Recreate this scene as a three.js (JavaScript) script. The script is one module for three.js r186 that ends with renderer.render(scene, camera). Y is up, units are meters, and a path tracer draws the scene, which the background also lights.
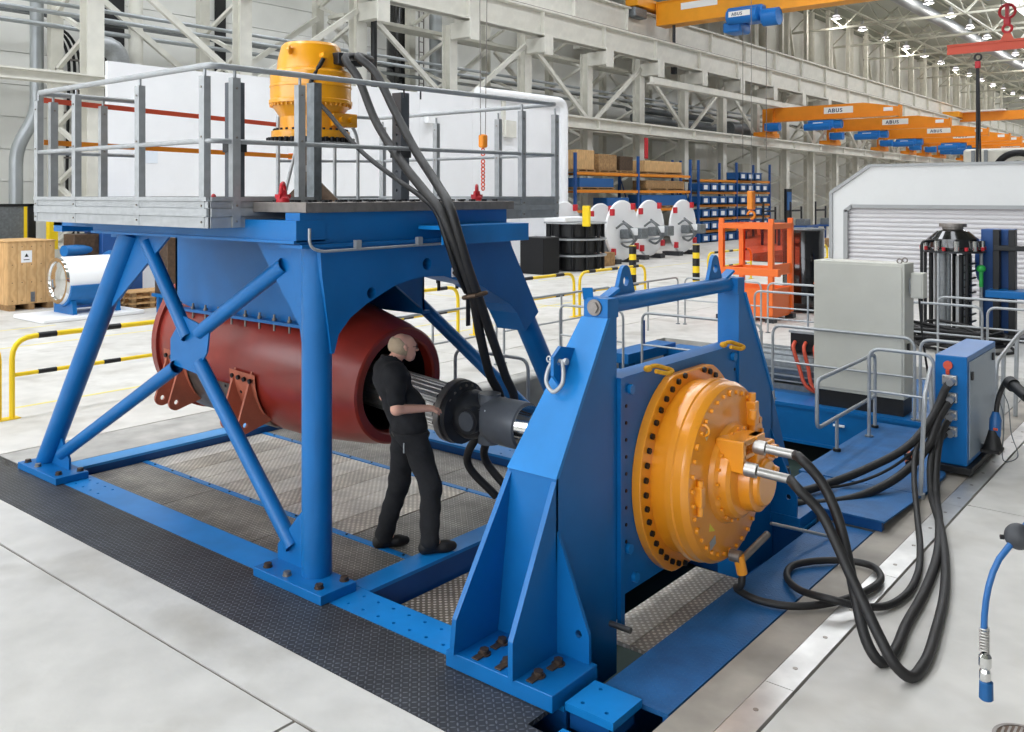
import * as THREE from 'three';
import { mergeGeometries, mergeVertices, toCreasedNormals } from 'three/addons/utils/BufferGeometryUtils.js';
import { RoundedBoxGeometry } from 'three/addons/geometries/RoundedBoxGeometry.js';
import { RectAreaLightUniformsLib } from 'three/addons/lights/RectAreaLightUniformsLib.js';

// ---------------------------------------------------------------- camera
// metres, y up. x runs along the hall, -z towards the crane wall. The lens is level and shifted down.
const scene = new THREE.Scene();
const camera = new THREE.PerspectiveCamera(2 * Math.atan(537 / 899) * 180 / Math.PI, 1024 / 1074, 0.1, 400);
camera.position.set(0, 2.9, 0);
camera.lookAt(0.7729, 2.9, -0.6346);
camera.setViewOffset(1024, 1074, 0, 342, 1024, 732);
scene.add(camera);
const renderer = new THREE.WebGLRenderer({ antialias: true });
renderer.toneMapping = THREE.LinearToneMapping;
renderer.toneMappingExposure = 0.89;
renderer.shadowMap.enabled = true;
scene.background = new THREE.Color(0xdfe6ec);
RectAreaLightUniformsLib.init();

// hall
const HX0 = -16, HX1 = 178, HZ0 = -33, HZ1 = 18, HY = 20.2;
// daylight through long roof lights and a glazed strip high in the gable wall behind the camera
function areaLight(x, y, z, w, h, tx, ty, tz, I, col = 0xf6f9ff) {
  const l = new THREE.RectAreaLight(col, I, w, h);
  l.position.set(x, y, z); l.lookAt(tx, ty, tz); l.castShadow = true; scene.add(l); return l;
}
const ROOF_LIGHTS = [-15.2, -5], ROOF_POWER = [7.0, 3.1];
for (const [i, z] of ROOF_LIGHTS.entries()) for (const [a, b] of [[-14, 12], [14, 42], [44, 84], [86, 128], [130, 172]])
  areaLight((a + b) / 2, HY + 0.04, z, b - a, 3.4, (a + b) / 2, 0, z, ROOF_POWER[i]);
for (const [a, b] of [[-14, 12], [14, 40]]) areaLight((a + b) / 2, HY + 0.04, -26, b - a, 3.4, (a + b) / 2, 0, -26, 5.0);
areaLight(HX0 + 0.15, 8.5, -8, 40, 9, 60, 8.5, -8, 2.75);

// ---------------------------------------------------------------- helpers
let seed = 7;
const rnd = () => { seed = (seed * 1664525 + 1013904223) >>> 0; return seed / 4294967296; };
const V = (a) => new THREE.Vector3(a[0], a[1], a[2]);
const lerp = (a, b, t) => a + (b - a) * t;
const names = new Map();
function numbered(n) { const k = names.get(n) || 0; names.set(n, k + 1); return k ? n + '_' + String(k).padStart(3, '0') : n; }
const ordinals = ['first', 'second', 'third', 'fourth', 'fifth', 'sixth', 'seventh', 'eighth', 'ninth', 'tenth', 'eleventh', 'twelfth', 'thirteenth', 'fourteenth', 'fifteenth', 'sixteenth'];

function clean(g) { let h = g.index ? g.toNonIndexed() : g; for (const k of Object.keys(h.attributes)) if (!['position', 'normal', 'uv'].includes(k)) h.deleteAttribute(k); if (!h.attributes.normal) h.computeVertexNormals(); if (!h.attributes.uv) h.setAttribute('uv', new THREE.BufferAttribute(new Float32Array(h.attributes.position.count * 2), 2)); h.morphAttributes = {}; return h; }
function uvm(g) {          // texture coordinates in metres, from the dominant face direction
  const p = g.attributes.position, n = g.attributes.normal, uv = g.attributes.uv;
  for (let i = 0; i < p.count; i += 3) {
    let ax = 0, ay = 0, az = 0;
    for (let k = 0; k < 3; k++) { ax += n.getX(i + k); ay += n.getY(i + k); az += n.getZ(i + k); }
    ax = Math.abs(ax); ay = Math.abs(ay); az = Math.abs(az);
    for (let k = 0; k < 3; k++) {
      const x = p.getX(i + k), y = p.getY(i + k), z = p.getZ(i + k);
      if (ay >= ax && ay >= az) uv.setXY(i + k, x, z); else if (ax >= az) uv.setXY(i + k, z, y); else uv.setXY(i + k, x, y);
    }
  }
  return g;
}
const origin = new Map();
function merged(geos) { return Array.isArray(geos) ? (geos.length > 1 ? mergeGeometries(geos.map(clean)) : clean(geos[0])) : clean(geos); }
// several alike pieces, each a mesh of its own
function each(name, list, mat, parent) { return list.map(g => obj(name, g, mat, parent)); }
// one named mesh; geometry is given in world metres and stored relative to the thing's own base
function obj(name, geos, mat, parent = scene, keepUv = false) {
  let g = merged(geos);
  if (!keepUv) uvm(g);
  const o = parent === scene ? null : origin.get(parent);
  if (o) g.translate(-o[0], -o[1], -o[2]);
  const m = new THREE.Mesh(g, mat);
  m.name = parent === scene ? numbered(name) : name;
  m.castShadow = m.receiveShadow = true;
  parent.add(m); origin.set(m, o || [0, 0, 0]);
  return m;
}
function thing(name, label, category, pos = [0, 0, 0], group) {
  const o = new THREE.Group(); o.name = numbered(name); o.position.set(...pos); scene.add(o); origin.set(o, pos);
  o.userData = { label, category }; if (group) o.userData.group = group; return o;
}
function tag(o, label, category, group) { o.userData.label = label; o.userData.category = category; if (group) o.userData.group = group; return o; }
function struct(o) { o.userData.kind = 'structure'; return o; }
function sgroup(name, pos = [0, 0, 0]) { const o = new THREE.Group(); o.name = numbered(name); o.position.set(...pos); scene.add(o); origin.set(o, pos); return struct(o); }
// a one-mesh thing whose base sits at pos
function single(name, geos, mat, label, category, group) {
  let g = uvm(merged(geos)); g.computeBoundingBox(); const b = g.boundingBox;
  const c = [(b.min.x + b.max.x) / 2, b.min.y, (b.min.z + b.max.z) / 2]; g.translate(-c[0], -c[1], -c[2]);
  const m = new THREE.Mesh(g, mat); m.name = numbered(name); m.position.set(...c); m.castShadow = m.receiveShadow = true; scene.add(m); origin.set(m, c);
  return tag(m, label, category, group);
}
function copyOf(root, pos, turn, label, group) {
  const r = root.clone(); r.name = numbered(root.name.replace(/_\d{3}$/, '')); r.position.set(...pos); r.rotation.y = turn; scene.add(r);
  r.userData = { ...root.userData, label }; if (group) r.userData.group = group; return r;
}
// shapes
function B(x0, x1, y0, y1, z0, z1) { const g = new THREE.BoxGeometry(Math.abs(x1 - x0), Math.abs(y1 - y0), Math.abs(z1 - z0)); g.translate((x0 + x1) / 2, (y0 + y1) / 2, (z0 + z1) / 2); return g; }
function RB(x0, x1, y0, y1, z0, z1, r = 0.008, s = 2) { const g = new RoundedBoxGeometry(Math.abs(x1 - x0), Math.abs(y1 - y0), Math.abs(z1 - z0), s, r); g.translate((x0 + x1) / 2, (y0 + y1) / 2, (z0 + z1) / 2); return g; }
function T(p, q, r, seg = 14, r2 = r, open = false) {
  const a = V(p), b = V(q), d = b.clone().sub(a), L = d.length();
  const g = new THREE.CylinderGeometry(r2, r, L, seg, 1, open);
  g.applyQuaternion(new THREE.Quaternion().setFromUnitVectors(new THREE.Vector3(0, 1, 0), d.normalize()));
  g.translate((a.x + b.x) / 2, (a.y + b.y) / 2, (a.z + b.z) / 2); return g;
}
function Bar(p, q, w, h) {   // box section bar from p to q, w horizontal, h in the vertical plane
  const a = V(p), b = V(q), d = b.clone().sub(a), L = d.length(); d.normalize();
  let up = new THREE.Vector3(0, 1, 0); if (Math.abs(d.y) > 0.98) up.set(1, 0, 0);
  const s = new THREE.Vector3().crossVectors(up, d).normalize(), u = new THREE.Vector3().crossVectors(d, s);
  const g = new THREE.BoxGeometry(w, h, L); g.applyMatrix4(new THREE.Matrix4().makeBasis(s, u, d));
  g.translate((a.x + b.x) / 2, (a.y + b.y) / 2, (a.z + b.z) / 2); return g;
}
function along(g, p, dir) { g.applyQuaternion(new THREE.Quaternion().setFromUnitVectors(new THREE.Vector3(0, 1, 0), V(dir).normalize())); g.translate(...p); return g; }
function lathe(profile, p, dir = [0, 1, 0], seg = 40, crease = 0.5) {
  const g = toCreasedNormals(new THREE.LatheGeometry(profile.map(([r, y]) => new THREE.Vector2(Math.max(r, 0.0001), y)), seg), crease); return along(g, p, dir);
}
function shapeOf(pts, holes = []) {
  const s = new THREE.Shape(pts.map(([x, y]) => new THREE.Vector2(x, y)));
  for (const h of holes) { const q = new THREE.Path(); if (h.length === 3 && typeof h[0] === 'number') q.absarc(h[0], h[1], h[2], 0, Math.PI * 2, true); else q.setFromPoints(h.map(([x, y]) => new THREE.Vector2(x, y))); s.holes.push(q); }
  return s;
}
function extr(pts, depth, holes, bevel, seg) { return new THREE.ExtrudeGeometry(shapeOf(pts, holes), { depth: bevel ? depth - 2 * bevel : depth, bevelEnabled: !!bevel, bevelThickness: bevel || 0, bevelSize: bevel || 0, bevelOffset: bevel ? -bevel : 0, bevelSegments: 1, curveSegments: seg || 10 }).translate(0, 0, bevel || 0); }
const EZ = (pts, z0, z1, holes, bevel, seg) => extr(pts, z1 - z0, holes, bevel, seg).translate(0, 0, z0);                                  // pts (x, y)
const EX = (pts, x0, x1, holes, bevel, seg) => extr(pts.map(([z, y]) => [-z, y]), x1 - x0, (holes || []).map(h => typeof h[0] === 'number' ? [-h[0], h[1], h[2]] : h.map(([z, y]) => [-z, y])), bevel, seg).rotateY(Math.PI / 2).translate(x0, 0, 0);   // pts (z, y)
const EY = (pts, y0, y1, holes, bevel, seg) => extr(pts.map(([x, z]) => [x, -z]), y1 - y0, (holes || []).map(h => typeof h[0] === 'number' ? [h[0], -h[1], h[2]] : h.map(([x, z]) => [x, -z])), bevel, seg).rotateX(-Math.PI / 2).translate(0, y0, 0); // pts (x, z)
function hexa(b, t, y0, y1) {  // frustum between rectangles b=[x0,x1,z0,z1] at y0 and t at y1
  const g = B(0, 1, 0, 1, 0, 1), p = g.attributes.position;
  for (let i = 0; i < p.count; i++) { const u = p.getX(i), v = p.getY(i), w = p.getZ(i); const r = v > 0.5 ? t : b; p.setXYZ(i, u > 0.5 ? r[1] : r[0], v > 0.5 ? y1 : y0, w > 0.5 ? r[3] : r[2]); }
  const h = g.toNonIndexed(); h.computeVertexNormals(); return h;
}
function sweep(points, r, seg = 10, closed = false) {   // tube through a polyline
  const P = points.map(p => Array.isArray(p) ? V(p) : p), n = P.length, pos = [], nor = [], uv = [], idx = [];
  let t = P[1].clone().sub(P[0]).normalize(), s = new THREE.Vector3(0, 1, 0); if (Math.abs(t.y) > 0.9) s.set(1, 0, 0);
  s = s.sub(t.clone().multiplyScalar(s.dot(t))).normalize(); let len = 0;
  for (let i = 0; i < n; i++) {
    const a = P[Math.max(i - 1, 0)], b = P[Math.min(i + 1, n - 1)]; t = b.clone().sub(a).normalize();
    s = s.sub(t.clone().multiplyScalar(s.dot(t))).normalize(); const q = new THREE.Vector3().crossVectors(t, s);
    if (i) len += P[i].distanceTo(P[i - 1]);
    const rr = typeof r === 'function' ? r(i / (n - 1)) : r;
    for (let k = 0; k <= seg; k++) { const c = Math.cos(k / seg * 6.283185), d = Math.sin(k / seg * 6.283185); const v = s.clone().multiplyScalar(c).add(q.clone().multiplyScalar(d)); pos.push(P[i].x + v.x * rr, P[i].y + v.y * rr, P[i].z + v.z * rr); nor.push(v.x, v.y, v.z); uv.push(k / seg, len); }
  }
  for (let i = 0; i < n - 1; i++) for (let k = 0; k < seg; k++) { const a = i * (seg + 1) + k, b = a + seg + 1; idx.push(a, a + 1, b, b, a + 1, b + 1); }
  for (const [base, dir] of [[0, -1], [n - 1, 1]]) { const c = pos.length / 3, tt = (base ? P[n - 1].clone().sub(P[n - 2]) : P[0].clone().sub(P[1])).normalize(); pos.push(P[base].x, P[base].y, P[base].z); nor.push(tt.x, tt.y, tt.z); uv.push(0, 0); const st = pos.length / 3; for (let k = 0; k <= seg; k++) { const j = (base * (seg + 1) + k) * 3; pos.push(pos[j], pos[j + 1], pos[j + 2]); nor.push(tt.x, tt.y, tt.z); uv.push(0, 0); } for (let k = 0; k < seg; k++) dir < 0 ? idx.push(c, st + k + 1, st + k) : idx.push(c, st + k, st + k + 1); }
  const g = new THREE.BufferGeometry(); g.setAttribute('position', new THREE.Float32BufferAttribute(pos, 3)); g.setAttribute('normal', new THREE.Float32BufferAttribute(nor, 3)); g.setAttribute('uv', new THREE.Float32BufferAttribute(uv, 2)); g.setIndex(idx); return g;
}
function curve(pts, n = 60) { return new THREE.CatmullRomCurve3(pts.map(V), false, 'centripetal').getSpacedPoints(n); }
const hose = (pts, r, n = 60, seg = 10) => sweep(curve(pts, n), r, seg);
function roundPath(pts, rad, k = 5) {
  const P = pts.map(V), out = [P[0]];
  for (let i = 1; i < P.length - 1; i++) {
    const a = P[i - 1].clone().sub(P[i]), b = P[i + 1].clone().sub(P[i]), ra = Math.min(rad, a.length() * 0.49), rb = Math.min(rad, b.length() * 0.49);
    const p = P[i].clone().add(a.normalize().multiplyScalar(ra)), q = P[i].clone().add(b.normalize().multiplyScalar(rb));
    for (let j = 0; j <= k; j++) { const t = j / k; out.push(p.clone().multiplyScalar((1 - t) * (1 - t)).add(P[i].clone().multiplyScalar(2 * t * (1 - t))).add(q.clone().multiplyScalar(t * t))); }
  }
  out.push(P[P.length - 1]); return out;
}
const bent = (pts, r, rad = 0.12, seg = 8) => sweep(roundPath(pts, rad), r, seg);
const hexBolt = (p, dir, r = 0.018, h = 0.014) => T(p, [p[0] + dir[0] * h, p[1] + dir[1] * h, p[2] + dir[2] * h], r, 6);
function ring(c, dir, R, n, f, a0 = 0) { // n positions on a circle about dir
  const d = V(dir).normalize(); let s = Math.abs(d.y) > 0.9 ? new THREE.Vector3(1, 0, 0) : new THREE.Vector3(0, 1, 0); s = s.sub(d.clone().multiplyScalar(s.dot(d))).normalize(); const q = new THREE.Vector3().crossVectors(d, s);
  const out = []; for (let i = 0; i < n; i++) { const a = a0 + i / n * Math.PI * 2; const p = V(c).add(s.clone().multiplyScalar(Math.cos(a) * R)).add(q.clone().multiplyScalar(Math.sin(a) * R)); const r = f([p.x, p.y, p.z], a, i); if (r) out.push(r); } return out;
}
function torus(c, dir, R, r, s1 = 8, s2 = 20, arc = Math.PI * 2) { const g = new THREE.TorusGeometry(R, r, s1, s2, arc); g.applyQuaternion(new THREE.Quaternion().setFromUnitVectors(new THREE.Vector3(0, 0, 1), V(dir).normalize())); g.translate(...c); return g; }

// ---------------------------------------------------------------- textures and materials
function hash2(x, y, s) { let h = (x * 374761393 + y * 668265263 + s * 2147483647) | 0; h = Math.imul(h ^ (h >>> 13), 1274126177); return ((h ^ (h >>> 16)) >>> 0) / 4294967296; }
function tnoise(u, v, f, s) { // tileable value noise
  const x = u * f, y = v * f, xi = Math.floor(x), yi = Math.floor(y), a = x - xi, b = y - yi, sm = t => t * t * (3 - 2 * t), w = k => ((k % f) + f) % f;
  const A = sm(a), Bq = sm(b); return lerp(lerp(hash2(w(xi), w(yi), s), hash2(w(xi + 1), w(yi), s), A), lerp(hash2(w(xi), w(yi + 1), s), hash2(w(xi + 1), w(yi + 1), s), A), Bq);
}
function fbm(u, v, f, s, o = 4) { let r = 0, a = 0.5, t = 0; for (let i = 0; i < o; i++) { r += a * tnoise(u, v, f, s + i); t += a; a *= 0.5; f *= 2; } return r / t; }
function tex(n, fn, tile, srgb = true) {
  const d = new Uint8Array(n * n * 4);
  for (let j = 0; j < n; j++) for (let i = 0; i < n; i++) { const c = fn(i / n, j / n), k = (j * n + i) * 4; for (let q = 0; q < 3; q++) d[k + q] = Math.max(0, Math.min(255, c[q] * 255)); d[k + 3] = 255; }
  const t = new THREE.DataTexture(d, n, n); t.wrapS = t.wrapT = THREE.RepeatWrapping; t.magFilter = THREE.LinearFilter; t.minFilter = THREE.LinearMipmapLinearFilter; t.generateMipmaps = true; t.repeat.set(1 / tile, 1 / tile); if (srgb) t.colorSpace = THREE.SRGBColorSpace; t.needsUpdate = true; return t;
}
const hex = (h) => { const c = new THREE.Color(h); const o = {}; c.getRGB(o, THREE.SRGBColorSpace); return [o.r, o.g, o.b]; };
const mottled = (h, amp, f, s, tile, n = 256) => { const c = hex(h); return tex(n, (u, v) => { const k = 1 + amp * (fbm(u, v, f, s, 5) - 0.5) * 2; return c.map(x => x * k); }, tile); };
const std = (o) => new THREE.MeshStandardMaterial(o);
const phy = (o) => new THREE.MeshPhysicalMaterial(o);
const M = {};
{
  const cc = hex(0xc9c6c0), cd = hex(0xa9a49b), cl = hex(0xd8d6d2);
  M.concrete = std({ roughness: 0.62, map: tex(1024, (u, v) => {
    const a = fbm(u, v, 4, 11, 5), b = fbm(u, v, 24, 31, 3), e = fbm(u, v, 9, 71, 4); const st = Math.max(0, e - 0.58) * 2.2, k = 1 + (b - 0.5) * 0.1;
    return cc.map((c, i) => (lerp(lerp(c, cl[i], Math.max(0, a - 0.45) * 1.6), cd[i], Math.min(1, st)) * k)); }, 5),
    bumpMap: tex(256, (u, v) => { const k = fbm(u, v, 32, 5, 3); return [k, k, k]; }, 1.2, false), bumpScale: 0.0012 });
  M.concreteGrey = std({ roughness: 0.6, map: mottled(0x9c958b, 0.22, 6, 21, 2, 512) });
  M.concreteEdge = std({ roughness: 0.8, map: mottled(0xa9a7a2, 0.15, 8, 23, 2) });
  M.pit = std({ roughness: 0.8, map: mottled(0x23352f, 0.3, 6, 41, 2) });
  M.filler = std({ color: 0x6d655c, roughness: 0.9 });
  // tread plate relief
  const tread = tex(256, (u, v) => { let m = 0; const cells = 4; const x = u * cells, y = v * cells, i = Math.floor(x), j = Math.floor(y);
    for (let di = -1; di <= 1; di++) for (let dj = -1; dj <= 1; dj++) { const ci = i + di + 0.5, cj = j + dj + 0.5, dx = x - ci, dy = y - cj; const s = ((((i + di) + (j + dj)) % 2) + 2) % 2 ? 0.785 : -0.785; const a = dx * Math.cos(s) + dy * Math.sin(s), b = -dx * Math.sin(s) + dy * Math.cos(s); const e = (a / 0.42) * (a / 0.42) + (b / 0.14) * (b / 0.14); m = Math.max(m, Math.min(1, Math.max(0, (1 - e) * 2.2))); } return [m, m, m]; }, 0.15, false);
  const studs = tex(256, (u, v) => { let m = 0; const cells = 4, x = u * cells, y = v * cells; for (const [ox, oy] of [[0, 0], [0.5, 0.5]]) { const a = ((x + ox) % 1 + 1) % 1 - 0.5, b = ((y + oy) % 1 + 1) % 1 - 0.5; m = Math.max(m, Math.min(1, Math.max(0, (1 - (a * a + b * b) / 0.05) * 2))); } return [m, m, m]; }, 0.24, false);
  // colour of tread plate: worn raised studs are brighter than the grimy ground between them
  const treadCol = (h, hi, amp, kind) => { const c = hex(h), w = hex(hi), N = kind === 'bar' ? 16 : 10, tile = kind === 'bar' ? 0.6 : 0.6;
    return tex(1024, (u, v) => { const x = u * N, y = v * N, i = Math.floor(x), j = Math.floor(y); let m = 0;
      if (kind === 'bar') { const s = ((i + j) % 2) ? 0.785 : -0.785, dx = x - i - 0.5, dy = y - j - 0.5, a = dx * Math.cos(s) + dy * Math.sin(s), b = -dx * Math.sin(s) + dy * Math.cos(s), e = (a / 0.46) ** 2 + (b / 0.17) ** 2; m = Math.min(1, Math.max(0, (1 - e) * 2.5)); }
      else for (const o of [0, 0.5]) { const a = ((x + o) % 1) - 0.5, b = ((y + o) % 1) - 0.5; m = Math.max(m, Math.min(1, Math.max(0, (1 - (a * a + b * b) / 0.055) * 2))); }
      const k = 1 + amp * (fbm(u, v, 4, 81, 5) - 0.5) * 2, g = 0.6 + 0.8 * fbm(u, v, 30, 91, 2); return c.map((q, n) => lerp(q, w[n], Math.min(1, m * g)) * k); }, tile); };
  M.treadDark = std({ metalness: 0.15, roughness: 0.5, map: treadCol(0x34363a, 0x64676d, 0.22, 'bar'), bumpMap: tread, bumpScale: 0.004 });
  M.treadSteel = std({ metalness: 0.2, roughness: 0.45, map: treadCol(0x7d7871, 0xb5b0a6, 0.22, 'bar'), bumpMap: tread, bumpScale: 0.003 });
  M.treadAlu = std({ metalness: 0.2, roughness: 0.28, map: treadCol(0xc4bcb0, 0xf6f2ea, 0.14, 'dot'), bumpMap: studs, bumpScale: 0.003 });
  M.treadAluB = std({ metalness: 0.3, roughness: 0.3, map: treadCol(0xa99f92, 0xe8e1d6, 0.2, 'dot'), bumpMap: studs, bumpScale: 0.003 });
  M.treadStud = std({ metalness: 0.25, roughness: 0.42, map: treadCol(0x7f7263, 0xd9cfc2, 0.22, 'dot'), bumpMap: studs, bumpScale: 0.006 });
  M.steelStrip = std({ metalness: 0.7, roughness: 0.36, map: mottled(0xd2d1ce, 0.12, 7, 17, 1.2) });
  const paintBump = tex(128, (u, v) => { const k = fbm(u, v, 16, 3, 2); return [k, k, k]; }, 0.12, false);
  const blue = (h, r, seedN, amp = 0.07) => phy({ roughness: r, specularIntensity: 0.7, clearcoat: 0.1, clearcoatRoughness: 0.3, map: mottled(h, amp, 6, seedN, 1.7), bumpMap: paintBump, bumpScale: 0.0002 });
  M.blue = blue(0x0767aa, 0.38, 51); M.blueRail = blue(0x147cc4, 0.36, 53, 0.1); M.blueDeck = phy({ roughness: 0.5, specularIntensity: 0.7, map: mottled(0x225f96, 0.16, 7, 57, 1.1), bumpMap: tread, bumpScale: 0.0015 });
  M.blueDark = blue(0x0f4a86, 0.4, 55);
  M.bluePale = blue(0x3690d2, 0.35, 54);
  M.blueFar = std({ color: 0x1d4f8f, roughness: 0.45 });
  M.yellow = phy({ roughness: 0.3, clearcoat: 0.9, clearcoatRoughness: 0.22, map: mottled(0xf09a1e, 0.05, 5, 61, 1) });
  M.yellowMotor = phy({ roughness: 0.3, clearcoat: 0.4, clearcoatRoughness: 0.2, map: mottled(0xf2a50c, 0.05, 5, 63, 1) });
  M.red = phy({ roughness: 0.36, clearcoat: 0.3, clearcoatRoughness: 0.25, map: mottled(0x8a2a1e, 0.14, 6, 65, 1.5) });
  M.redDull = std({ roughness: 0.55, map: mottled(0x8c4a38, 0.12, 8, 66, 0.8) });
  M.salmon = std({ roughness: 0.55, map: mottled(0xb5654c, 0.1, 8, 67, 0.8) });
  M.primer = std({ metalness: 0.4, roughness: 0.5, map: mottled(0x6b6159, 0.2, 8, 68, 0.7) });
  M.galv = std({ metalness: 0.35, roughness: 0.42, map: mottled(0xabaeb0, 0.06, 12, 69, 0.6) });
  M.galvDark = std({ metalness: 0.6, roughness: 0.5, map: mottled(0x7f8487, 0.12, 12, 70, 0.5) });
  M.steel = std({ metalness: 0.8, roughness: 0.36, color: 0xc4c1bc });
  M.chrome = std({ metalness: 1, roughness: 0.12, color: 0xd8d8d6 });
  M.steelDull = std({ metalness: 0.7, roughness: 0.48, map: mottled(0x8b8580, 0.14, 10, 72, 0.6) });
  M.brownSteel = std({ metalness: 0.5, roughness: 0.5, map: mottled(0x5d4b3c, 0.2, 10, 73, 0.5) });
  M.darkSteel = std({ metalness: 0.5, roughness: 0.42, map: mottled(0x3a3b3e, 0.16, 9, 74, 0.6) });
  M.greyPaint = std({ metalness: 0.1, roughness: 0.4, map: mottled(0x565a60, 0.08, 7, 75, 0.6) });
  M.black = std({ color: 0x101113, roughness: 0.5 });
  M.blackGloss = phy({ color: 0x0b0b0d, roughness: 0.16, clearcoat: 0.6 });
  M.rubber = std({ roughness: 0.55, map: mottled(0x201f1f, 0.2, 8, 76, 0.3) });
  M.blackBolt = std({ color: 0x17181b, roughness: 0.45, metalness: 0.4 });
  M.boltSteel = std({ color: 0x9a948c, roughness: 0.4, metalness: 0.8 });
  M.boltRust = std({ color: 0x4e4138, roughness: 0.55, metalness: 0.5 });
  M.white = std({ color: 0xf2f3f4, roughness: 0.5 });
  M.whitePanel = std({ roughness: 0.6, map: mottled(0xf3f4f6, 0.015, 4, 77, 3) });
  M.wall = std({ roughness: 0.7, map: mottled(0xe2e2dc, 0.03, 4, 78, 3) });
  M.wallDark = std({ roughness: 0.8, map: mottled(0x868b8f, 0.05, 4, 93, 3) });
  M.steelWhite = std({ roughness: 0.5, map: mottled(0xdfddd3, 0.05, 6, 79, 2) });
  M.roofSteel = std({ color: 0xb4b3a5, roughness: 0.6 });
  M.steelCream = std({ roughness: 0.5, map: mottled(0xd2d0c4, 0.06, 6, 80, 2) });
  M.roof = std({ color: 0x878a7d, roughness: 0.75 });
  M.cabinet = std({ roughness: 0.42, map: mottled(0xc4c3b9, 0.02, 5, 82, 1) });
  M.orange = std({ color: 0xf2701f, roughness: 0.45 });
  M.crane = std({ roughness: 0.4, map: mottled(0xf0a020, 0.03, 5, 83, 2) });
  M.craneOrange = std({ roughness: 0.4, map: mottled(0xf0911a, 0.03, 5, 84, 2) });
  M.hoist = std({ color: 0x1b74c4, roughness: 0.4 });
  M.barrier = std({ color: 0xf6d21a, roughness: 0.4 });
  M.pipe = std({ color: 0xaeb3b6, roughness: 0.35, metalness: 0.5 });
  M.wood = std({ roughness: 0.75, map: tex(512, (u, v) => { const g = fbm(u, v, 4, 85, 3), l = fbm(u * 1, v, 3, 86, 2); const k = 0.5 + 0.5 * Math.sin((u * 38 + g * 9)); const c = hex(0xd9b17c), d = hex(0xc0925c); return c.map((x, i) => lerp(x, d[i], k * 0.5) * (0.92 + l * 0.16)); }, 0.9) });
  M.woodDark = std({ roughness: 0.8, map: mottled(0xa27f55, 0.2, 8, 87, 0.6) });
  M.shutter = std({ color: 0xd8d6d8, roughness: 0.45, metalness: 0.1 });
  M.enclosure = std({ roughness: 0.5, map: mottled(0xdfe0df, 0.015, 4, 88, 3) });
  M.trimGrey = std({ color: 0xa3a5a6, roughness: 0.5 });
  M.redPaint = std({ color: 0xc3202c, roughness: 0.4 });
  M.spreader = std({ color: 0xd2543a, roughness: 0.5 });
  M.green = std({ color: 0x2fae4e, roughness: 0.4 });
  M.binBlue = std({ color: 0x1d5c9c, roughness: 0.5 });
  M.shelfOrange = std({ color: 0xe58a1c, roughness: 0.5 });
  M.skin = phy({ color: 0xe9b199, roughness: 0.55 });
  M.hair = std({ color: 0xbfa88c, roughness: 0.8 });
  M.shirt = std({ roughness: 0.9, map: mottled(0x1b1b1e, 0.2, 10, 89, 0.3) });
  M.trouser = std({ roughness: 0.92, map: mottled(0x1d1d1f, 0.2, 10, 90, 0.3) });
  M.shoe = std({ color: 0x171413, roughness: 0.6 });
  M.airHose = std({ color: 0x205f9c, roughness: 0.4 });
  M.strap = std({ roughness: 0.8, map: mottled(0xd09a20, 0.15, 12, 92, 0.2) });
  M.floorYellow = std({ color: 0xdccf7a, roughness: 0.6 });
  M.lamp = std({ color: 0xffffff, emissive: 0xfff6ff, emissiveIntensity: 1.6, roughness: 0.4 });
  M.glass = std({ color: 0xeef4f8, emissive: 0xf4f8ff, emissiveIntensity: 2.2, roughness: 0.3 });
}
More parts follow.
